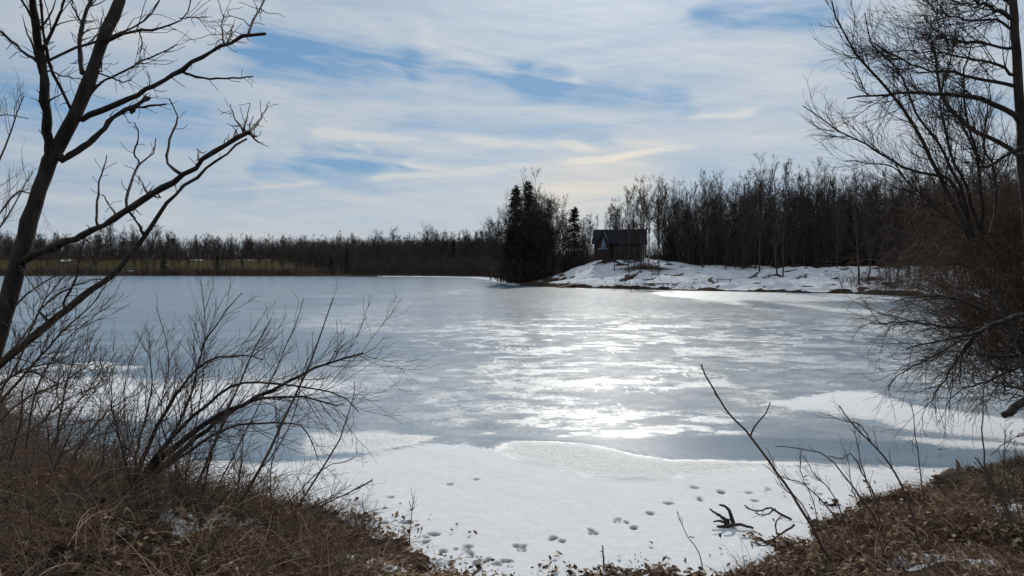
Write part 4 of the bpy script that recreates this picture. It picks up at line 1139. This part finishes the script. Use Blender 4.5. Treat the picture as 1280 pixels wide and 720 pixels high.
thin_shrub('weed_clump', 'dark weed clump with seed tufts on the right bank near the picture edge', [(t7([(1180, 690), (1140, 520), (1090, 420), (1040, 350)]), 1.7, .8, .2), (t7([(1150, 560), (1100, 450), (1070, 400), (1010, 380)]), 1.3, .6, .2), (t7([(1150, 500), (1130, 380), (1135, 270)]), 1.0, .4, -.1),
                                                                                   (t7([(1185, 560), (1160, 440), (1168, 330)]), 1.0, .4, .2), (t7([(1120, 430), (1150, 400), (1200, 375)]), 1.5, .7, .1), (t7([(1090, 345), (1130, 310), (1200, 270)]), .8, .4, .1)], 6.6, 14, .16, 3, 14, cat='weed clump')
thin_shrub('thin_shrub', 'fine low shrub of pale curved twigs at the snow edge of the right bank', [(t7([(620, 560), (560, 480), (500, 430), (440, 415), (380, 370)]), 1.0, .4, .2), (t7([(640, 560), (600, 470), (540, 400), (510, 345)]), .9, .4, .1), (t7([(540, 560), (490, 480), (440, 440), (400, 330)]), .9, .4, .3),
                                                                          (t7([(700, 560), (660, 450), (650, 380), (640, 330)]), .8, .4, .1), (t7([(750, 530), (700, 420), (670, 290), (650, 260)]), .8, .4, .1), (t7([(560, 590), (540, 500), (500, 400), (500, 330)]), .7, .4, .1)], 7.2, 9, .25, 2)
thin_shrub('bare_twig', 'dead branching twig sticking out over the snow left of the right bank', [(t7([(470, 545), (430, 525), (400, 508), (360, 520), (325, 502)]), 1.6, .8, 0), (t7([(480, 560), (440, 590), (410, 610), (380, 625), (345, 612)]), 1.6, .7, 0), (t7([(420, 512), (390, 530), (360, 525)]), 1.2, .6, .1), (t7([(430, 600), (420, 560), (440, 530)]), 1.1, .6, .1)], 7.5, 5, .12, 1, 12, cat='twig')
# driftwood on the snow
dp = G(905, 656, .05); Yd = dp[1]
dl = [traced(t7(p_), a_, c_, Yd, Yd + d_, 12, .003) for p_, a_, c_, d_ in [
    ([(240, 570), (270, 566), (310, 560), (352, 573)], 3.0, 1.5, -.1), ([(290, 562), (282, 530), (270, 508), (246, 498)], 3.0, 1.3, .1), ([(276, 558), (250, 535), (215, 512)], 2.6, 1.0, .15), ([(268, 556), (244, 548), (228, 552)], 2.0, 1.0, -.1), ([(278, 548), (262, 540), (230, 525)], 1.8, .9, .1)]]
root = empty('driftwood', tuple(dp), 'dark forked driftwood branch lying on the snow', 'driftwood')
MB().tubes(dl[0][0], dl[0][1], 8, True).build('main_stem', M['drift'], root, True, dp)
for c, r in dl[1:]: MB().tubes(c, r, 7, True).build('prong', M['drift'], root, True, dp)
# broken log chunk at bank edge
lc = P(1190, 601, 9.3)
c = spline(np.array([[-.27, 0, -.03], [-.05, .02, .03], [.2, .05, .06]]), 12)
rr = np.array([.008, .03, .05, .062, .07, .085, .09, .1, .098, .105, .09, .07]) * (1 + rng.normal(size=12) * .08)
c += rng.normal(size=c.shape) * .008
root = empty('log_chunk', tuple(lc), 'broken brown log chunk at the snow edge of the right bank', 'log')
MB().tubes(c, rr, 8, True).build('trunk_piece', M['log'], root, False)
for a_, e_ in (((.1, .02, .1), (.06, .03, .27)), ((.16, .0, .08), (.24, -.02, .2)), ((-.1, 0, .02), (-.3, -.05, .07))):
    MB().tubes(spline(np.array([a_, (np.array(a_) + np.array(e_)) / 2 + [.01, 0, .02], e_]), 6), np.array([.04, .036, .03, .025, .016, .006]), 6, True).build('snag', M['log'], root, False)

# ------------------------------------------------------------------ ground cover on the near banks (uncountable)
def near_points(n, cond, xr=(-12, 11), yr=(2.2, 15), dmin=0.0):
    out = []
    tot = 0
    while tot < n:
        x = rng.uniform(*xr, 20000); y = yr[0] + (yr[1] - yr[0]) * rng.uniform(0, 1, 20000) ** 1.4
        z, d, _ = land(x, y); u, v = pix(np.stack([x, y, z], -1))
        ok = (d > dmin) & (u > -120) & (u < 1400) & (v < 800) & cond(x, y, z, d, u, v)
        out.append(np.stack([x, y, z], -1)[ok]); tot += ok.sum()
    return np.concatenate(out)[:n]


def blades(p, lmin, lmax, w, lean, K=5, droop=.5):
    n = len(p); L = rng.uniform(lmin, lmax, n); az = rng.uniform(0, 2 * PI, n)
    h = np.stack([np.cos(az), np.sin(az), 0 * az], -1); le = np.abs(rng.normal(size=n)) * lean
    d = nrmz(h * le[:, None] + np.array([0, 0, 1.0])); q = p - np.array([0, 0, .02]); out = [q]
    for k in range(K - 1):
        q = q + d * (L / (K - 1))[:, None]; out.append(q); d = nrmz(d + h * (droop * rng.uniform(.1, 1, n))[:, None] + np.array([0, 0, -1]) * (droop * .6 * rng.uniform(0, 1, n))[:, None] + rng.normal(size=d.shape) * .12)
    Pp = np.stack(out, 1)
    Pp[:, :, 2] = np.maximum(Pp[:, :, 2], p[:, None, 2] + .01)
    W_ = np.linspace(1, .15, K)[None] * (w * rng.uniform(.6, 1.4, n))[:, None]
    side = nrmz(np.cross(d, rng.normal(size=d.shape) + np.array([0, 0, .5])))
    return Pp, W_, side


clump = lambda x, y, s, a: fbm(x * s, y * s, 201) > a
b = MB()
p = near_points(13000, lambda x, y, z, d, u, v: (u < 560) & (d > .35) & (fbm(x * 1.5, y * 1.5, 203) > rng.uniform(.42, .62, len(x))))
b.strips(*blades(p, .10, .40, .0034, .9))
p = near_points(20000, lambda x, y, z, d, u, v: (u > 900) & (d > .25) & (fbm(x * 1.5, y * 1.5, 203) > rng.uniform(.40, .62, len(x))))
b.strips(*blades(p, .08, .26, .0030, .9))
p = near_points(9000, lambda x, y, z, d, u, v: (d > .1) & (fbm(x * 1.1, y * 1.1, 213) > rng.uniform(.35, .6, len(x))))
b.strips(*blades(p, .06, .22, .003, 1.2, 4, .7))
p = near_points(5500, lambda x, y, z, d, u, v: (u < 560) & (d > .3) & (fbm(x * 2.3, y * 2.3, 207) > rng.uniform(.42, .62, len(x))))
b.strips(*blades(p, .15, .50, .0050, .8, 7, .5))
p = near_points(2600, lambda x, y, z, d, u, v: (u > 900) & (d > .3) & (fbm(x * 2.3, y * 2.3, 207) > rng.uniform(.42, .62, len(x))))
b.strips(*blades(p, .12, .34, .005, .9, 6, .6))
tc = near_points(60, lambda x, y, z, d, u, v: (d > .4) & ((u < 480) | (u > 960)))
for cx_, cy_, cz_ in tc:
    m_ = int(rng.integers(25, 70)); q = np.stack([cx_ + rng.normal(size=m_) * .06, cy_ + rng.normal(size=m_) * .06, np.full(m_, cz_)], -1)
    hh = .62 if cx_ < 0 else .36
    b.strips(*blades(q, .45 * hh, 1.2 * hh, .0042, .42, 7, .42))
tag(b.build('dead_grass', M['grass']), kind='stuff')
# tangled dead stems over the left bank
p = near_points(3600, lambda x, y, z, d, u, v: (u < 480) & (d > .4) & (fbm(x * .9, y * .9, 209) > rng.uniform(.2, .6, len(x))))
n = len(p); tall = np.interp(p[:, 0], [-6, -3, -1], [1.45, .8, .4])
d = nrmz(np.stack([rng.normal(size=n) * .6, rng.normal(size=n) * .6, rng.uniform(.25, 1, n)], -1)); q = p - [0, 0, .03]; out = [q]; L = (rng.uniform(.3, 1.15, n) * tall)[:, None]
for k in range(6):
    q = q + d * L / 6; out.append(q); d = nrmz(d + rng.normal(size=d.shape) * .15 + np.array([0, 0, -.12]))
A = np.stack(out, 1); A[:, :, 2] = np.maximum(A[:, :, 2], p[:, None, 2] - .02 + 0.03 * (np.arange(7) > 0)); Ar = np.linspace(.0036, .0014, 7)[None] * rng.uniform(.6, 1.5, n)[:, None]
b = MB(); b.tubes(A, Ar, 3); B2, B2r = grow(A, Ar, 5, .22, .7, 4, .2, 0, .2, 1, .7, .0012, .3); b.tubes(B2, B2r, 3)
p = near_points(380, lambda x, y, z, d, u, v: (u > 930) & (d > .3))
n = len(p); d = nrmz(np.stack([rng.normal(size=n) * .6, rng.normal(size=n) * .6, rng.uniform(.1, .9, n)], -1)); q = p - [0, 0, .03]; out = [q]; L = rng.uniform(.15, .5, n)[:, None]
for k in range(6):
    q = q + d * L / 6; out.append(q); d = nrmz(d + rng.normal(size=d.shape) * .15)
A = np.stack(out, 1); Ar = np.linspace(.003, .0014, 7)[None] * rng.uniform(.6, 1.4, n)[:, None]; b.tubes(A, Ar, 3)
B2, B2r = grow(A, Ar, 4, .15, .7, 4, .2, 0, .2, 1, .7, .0012, .3); b.tubes(B2, B2r, 3)
tag(b.build('bramble_undergrowth', M['brush']), kind='stuff')
# dead leaves
p = near_points(30000, lambda x, y, z, d, u, v: (d > .02) & (fbm(x * 2, y * 2, 205) > rng.uniform(.2, .7, len(x))))
p2 = near_points(700, lambda x, y, z, d, u, v: (d > -1.3) & (d < .02) & (rng.uniform(0, 1, len(x)) < np.exp(d * 3.0)) & (fbm(x * 2.5, y * 2.5, 215) > .45), dmin=-2)
p2 = p2[(p2[:, 0] < 1.6) | (rng.uniform(0, 1, len(p2)) < .25)]; p2[:, 2] = .045
p = np.concatenate([p, p2])
n = len(p); s = rng.uniform(.012, .034, n)[:, None]
nn = nrmz(rng.normal(size=(n, 3)) * .55 + [0, 0, 1]); a1 = nrmz(np.cross(nn, rng.normal(size=(n, 3)))); a2 = np.cross(nn, a1)
ce = p + nn * .01 + np.array([0, 0, 1]) * rng.uniform(0, .05, (n, 1)) * (np.arange(n) < 30000)[:, None]
cu = rng.uniform(.1, .6, (n, 1)) * s
Vv = np.stack([ce - a1 * s * 1.3, ce - a2 * s * .75 + nn * cu, ce + a1 * s * 1.3 + nn * cu * .8, ce + a2 * s * .75 + nn * cu * .7], 1)
i0 = np.arange(n)[:, None] * 4
tag(MB().add(Vv, None, np.concatenate([i0 + [0, 1, 2], i0 + [0, 2, 3]])).build('leaf_litter', M['leaf'], smooth=False), kind='stuff')

# ------------------------------------------------------------------ camera, sun, sky
cam = bpy.data.cameras.new('camera'); co = bpy.data.objects.new('camera', cam); COL.objects.link(co)
co.location = (0, 0, EYE); co.rotation_euler = (PI / 2 - PITCH, 0, 0)
cam.sensor_width = 36; cam.lens = 36 * F / 1280; cam.clip_start = 0.1; cam.clip_end = 12000
S.camera = co

SUN_AZ, SUN_EL = math.radians(7.5), math.radians(31)
sd = Vector((math.sin(SUN_AZ) * math.cos(SUN_EL), math.cos(SUN_AZ) * math.cos(SUN_EL), math.sin(SUN_EL)))
sl_ = bpy.data.lights.new('sun', 'SUN'); so = bpy.data.objects.new('sun', sl_); COL.objects.link(so)
sl_.energy = 2.5; sl_.angle = math.radians(0.6); sl_.color = (1.0, 0.95, 0.87)
so.rotation_euler = (-sd).to_track_quat('-Z', 'Y').to_euler(); so.location = (20, 60, 60)

wd = bpy.data.worlds.new('World'); S.world = wd; wd.use_nodes = True
nt = wd.node_tree; nt.nodes.clear(); t = NT(nt)
sky = t.node('ShaderNodeTexSky', sky_type='NISHITA'); sky.sun_disc = False
sky.sun_elevation = SUN_EL; sky.sun_rotation = SUN_AZ; sky.altitude = 200; sky.air_density = 1.0; sky.dust_density = 0.6; sky.ozone_density = 2.0
dirv = t.node('ShaderNodeTexCoord').outputs['Generated']
sep = t.node('ShaderNodeSeparateXYZ'); t.l.new(dirv, sep.inputs[0])
X_, Y_, Z_ = sep.outputs
az_ = t.m('ARCTAN2', X_, Y_)
el_ = t.m('ARCSINE', Z_)
# streaky cirrus: noise over the direction, stretched along the horizon and slightly tilted
sv = t.vm('MULTIPLY', dirv, (1.0, 1.0, 5.0))
warp = t.noise(sv, 2.2, 3, .5)
tilt = t.node('ShaderNodeCombineXYZ'); t.put(tilt.inputs[0], t.m('ADD', az_, t.m('MULTIPLY', warp, .25)))
t.put(tilt.inputs[1], t.m('MULTIPLY', t.m('ADD', el_, t.m('MULTIPLY', az_, .10)), 4.2))
nA = t.noise(tilt.outputs[0], 2.6, 6, .55, .4)
st2 = t.node('ShaderNodeCombineXYZ'); t.put(st2.inputs[0], t.m('MULTIPLY', az_, 1.0)); t.put(st2.inputs[1], t.m('MULTIPLY', t.m('ADD', el_, t.m('MULTIPLY', az_, -.06)), 11.0)); st2.inputs[2].default_value = 3.3
nB = t.noise(st2.outputs[0], 3.4, 6, .6, .6)
cloud = t.m('ADD', t.m('MULTIPLY', nA, .95), t.m('MULTIPLY', nB, .65))
cloud = t.m('ADD', cloud, -.06)
wv = t.node('ShaderNodeTexNoise'); t.l.new(tilt.outputs[0], wv.inputs['Vector']); wv.inputs['Scale'].default_value = 9; wv.inputs['Detail'].default_value = 5
wofs = t.vm('MULTIPLY', t.vm('SUBTRACT', wv.outputs['Color'], (.5, .5, .5)), (.10, .050, 0))
pv = t.node('ShaderNodeCombineXYZ'); t.put(pv.inputs[0], az_); t.put(pv.inputs[1], el_)
pw = t.vm('ADD', pv.outputs[0], wofs)
pw2 = t.vm('ADD', pv.outputs[0], t.vm('MULTIPLY', wofs, (.35, .35, 0)))


def sk(px, py):
    x, y, z = ray(px, py); n_ = math.sqrt(x * x + y * y + z * z)
    return math.atan2(x, y), math.asin(z / n_)


def seg(a, c, w, src, soft=.0, taper=False):
    A_ = sk(*a); B_ = sk(*c); d_ = (B_[0] - A_[0], B_[1] - A_[1], 0); L2 = d_[0] ** 2 + d_[1] ** 2
    rel = t.vm('SUBTRACT', src, (A_[0], A_[1], 0))
    tt = t.m('MULTIPLY', t.vm('DOT_PRODUCT', rel, d_), 1 / L2, clamp=True)
    n_ = t.node('ShaderNodeVectorMath', operation='SCALE'); n_.inputs[0].default_value = d_; t.l.new(tt, n_.inputs['Scale'])
    dist = t.vm('DISTANCE', rel, n_.outputs[0])
    o_ = t.mr(dist, soft / F, w / F, 1.0, 0.0)
    if taper: o_ = t.m('MULTIPLY', o_, t.m('MULTIPLY', t.mr(tt, 0, .3), t.mr(tt, 1, .7)))
    return o_


st4 = t.node('ShaderNodeCombineXYZ'); t.put(st4.inputs[0], t.m('MULTIPLY', t.m('ADD', az_, t.m('MULTIPLY', warp, .1)), 5.0)); t.put(st4.inputs[1], t.m('MULTIPLY', t.m('ADD', el_, t.m('MULTIPLY', az_, .14)), 34.0)); st4.inputs[2].default_value = 1.7
nD = t.noise(st4.outputs[0], 1.6, 9, .62, .5)
gaps = 0.0
for a, c, w, k in [((330, 60), (505, 78), 46, .62), ((520, 88), (690, 104), 30, .55), ((660, 104), (850, 128), 26, .45), ((890, 25), (1030, 18), 34, .45), ((380, 190), (500, 205), 22, .5), ((330, 205), (460, 220), 20, .42),
                   ((-80, 205), (300, 235), 26, .30), ((-40, 120), (240, 160), 60, .34), ((500, 158), (760, 168), 18, .22), ((300, 85), (420, 110), 40, .2), ((1040, 60), (1220, 130), 60, .3)]:
    gaps = t.m('ADD', gaps, t.m('MULTIPLY', seg(a, c, w, pw), k))
cloud = t.m('SUBTRACT', cloud, t.m('MULTIPLY', gaps, t.mr(nD, .36, .64, .45, 1.25)))
cloud = t.m('ADD', cloud, t.m('MULTIPLY', t.m('SUBTRACT', nD, .5), .30))
for a, c, w, k in [((380, 166), (540, 172), 9, .55), ((540, 172), (780, 184), 10, .48), ((350, 184), (600, 214), 6, .55), ((420, 228), (680, 205), 6, .46), ((680, 205), (900, 178), 6, .46), ((850, 150), (960, 133), 6, .42), ((250, 240), (420, 226), 5, .3),
                   ((545, 64), (640, 90), 10, .32), ((640, 90), (740, 104), 9, .28), ((440, 178), (470, 196), 8, .3), ((520, 20), (545, 66), 16, .12), ((320, 130), (345, 180), 26, .22)]:
    cloud = t.m('ADD', cloud, t.m('MULTIPLY', t.m('MULTIPLY', seg(a, c, w, pw2, taper=True), t.mr(nD, .33, .6, .35, 1.1)), k))
st3 = t.node('ShaderNodeCombineXYZ'); t.put(st3.inputs[0], t.m('MULTIPLY', az_, 2.0)); t.put(st3.inputs[1], t.m('MULTIPLY', t.m('ADD', el_, t.m('MULTIPLY', az_, .16)), 26.0)); st3.inputs[2].default_value = 8.1
nC = t.noise(st3.outputs[0], 3.0, 7, .68, .8)
cloud = t.m('ADD', cloud, t.m('MULTIPLY', t.m('SUBTRACT', nC, .5), .42))
cloud = t.mr(cloud, .12, 1.02, 0.0, 1.0, False)
low = t.mr(el_, 0.0, .13, .55, 0.0)
cloud = t.m('MAXIMUM', cloud, low)
dot = t.m('MAXIMUM', t.vm('DOT_PRODUCT', dirv, tuple(sd)), 0.0)
glow = t.m('ADD', t.m('MULTIPLY', t.m('POWER', dot, 5.0), .30), t.m('MULTIPLY', t.m('POWER', dot, 60.0), .9))
warmth = seg((695, 245), (790, 226), 80, pw2)
lum = t.m('MULTIPLY', t.m('ADD', 5.0, t.m('MULTIPLY', glow, 4.5)), t.m('ADD', 1.0, t.m('MULTIPLY', warmth, .16)))
ccol = t.mix(warmth, c4((.95, 1.0, 1.035)), c4((1.17, 1.05, .87)))
sc_ = t.node('ShaderNodeVectorMath', operation='SCALE'); t.l.new(ccol, sc_.inputs[0]); t.l.new(lum, sc_.inputs['Scale'])
blue = t.mix(.86, sky.outputs[0], c4((1.05, 2.55, 4.5)))
final = t.mix(cloud, blue, sc_.outputs[0])
bg = t.node('ShaderNodeBackground'); t.l.new(final, bg.inputs[0]); bg.inputs[1].default_value = 0.11
ow = t.node('ShaderNodeOutputWorld'); t.l.new(bg.outputs[0], ow.inputs[0])

S.view_settings.view_transform = 'Standard'; S.view_settings.look = 'None'; S.view_settings.exposure = 0.0; S.view_settings.gamma = 1.0
S.view_settings.use_curve_mapping = False
S.cycles.max_bounces = 5; S.cycles.diffuse_bounces = 3; S.cycles.glossy_bounces = 3; S.cycles.transmission_bounces = 2
S.cycles.sample_clamp_indirect = 4.0; S.cycles.sample_clamp_direct = 12.0
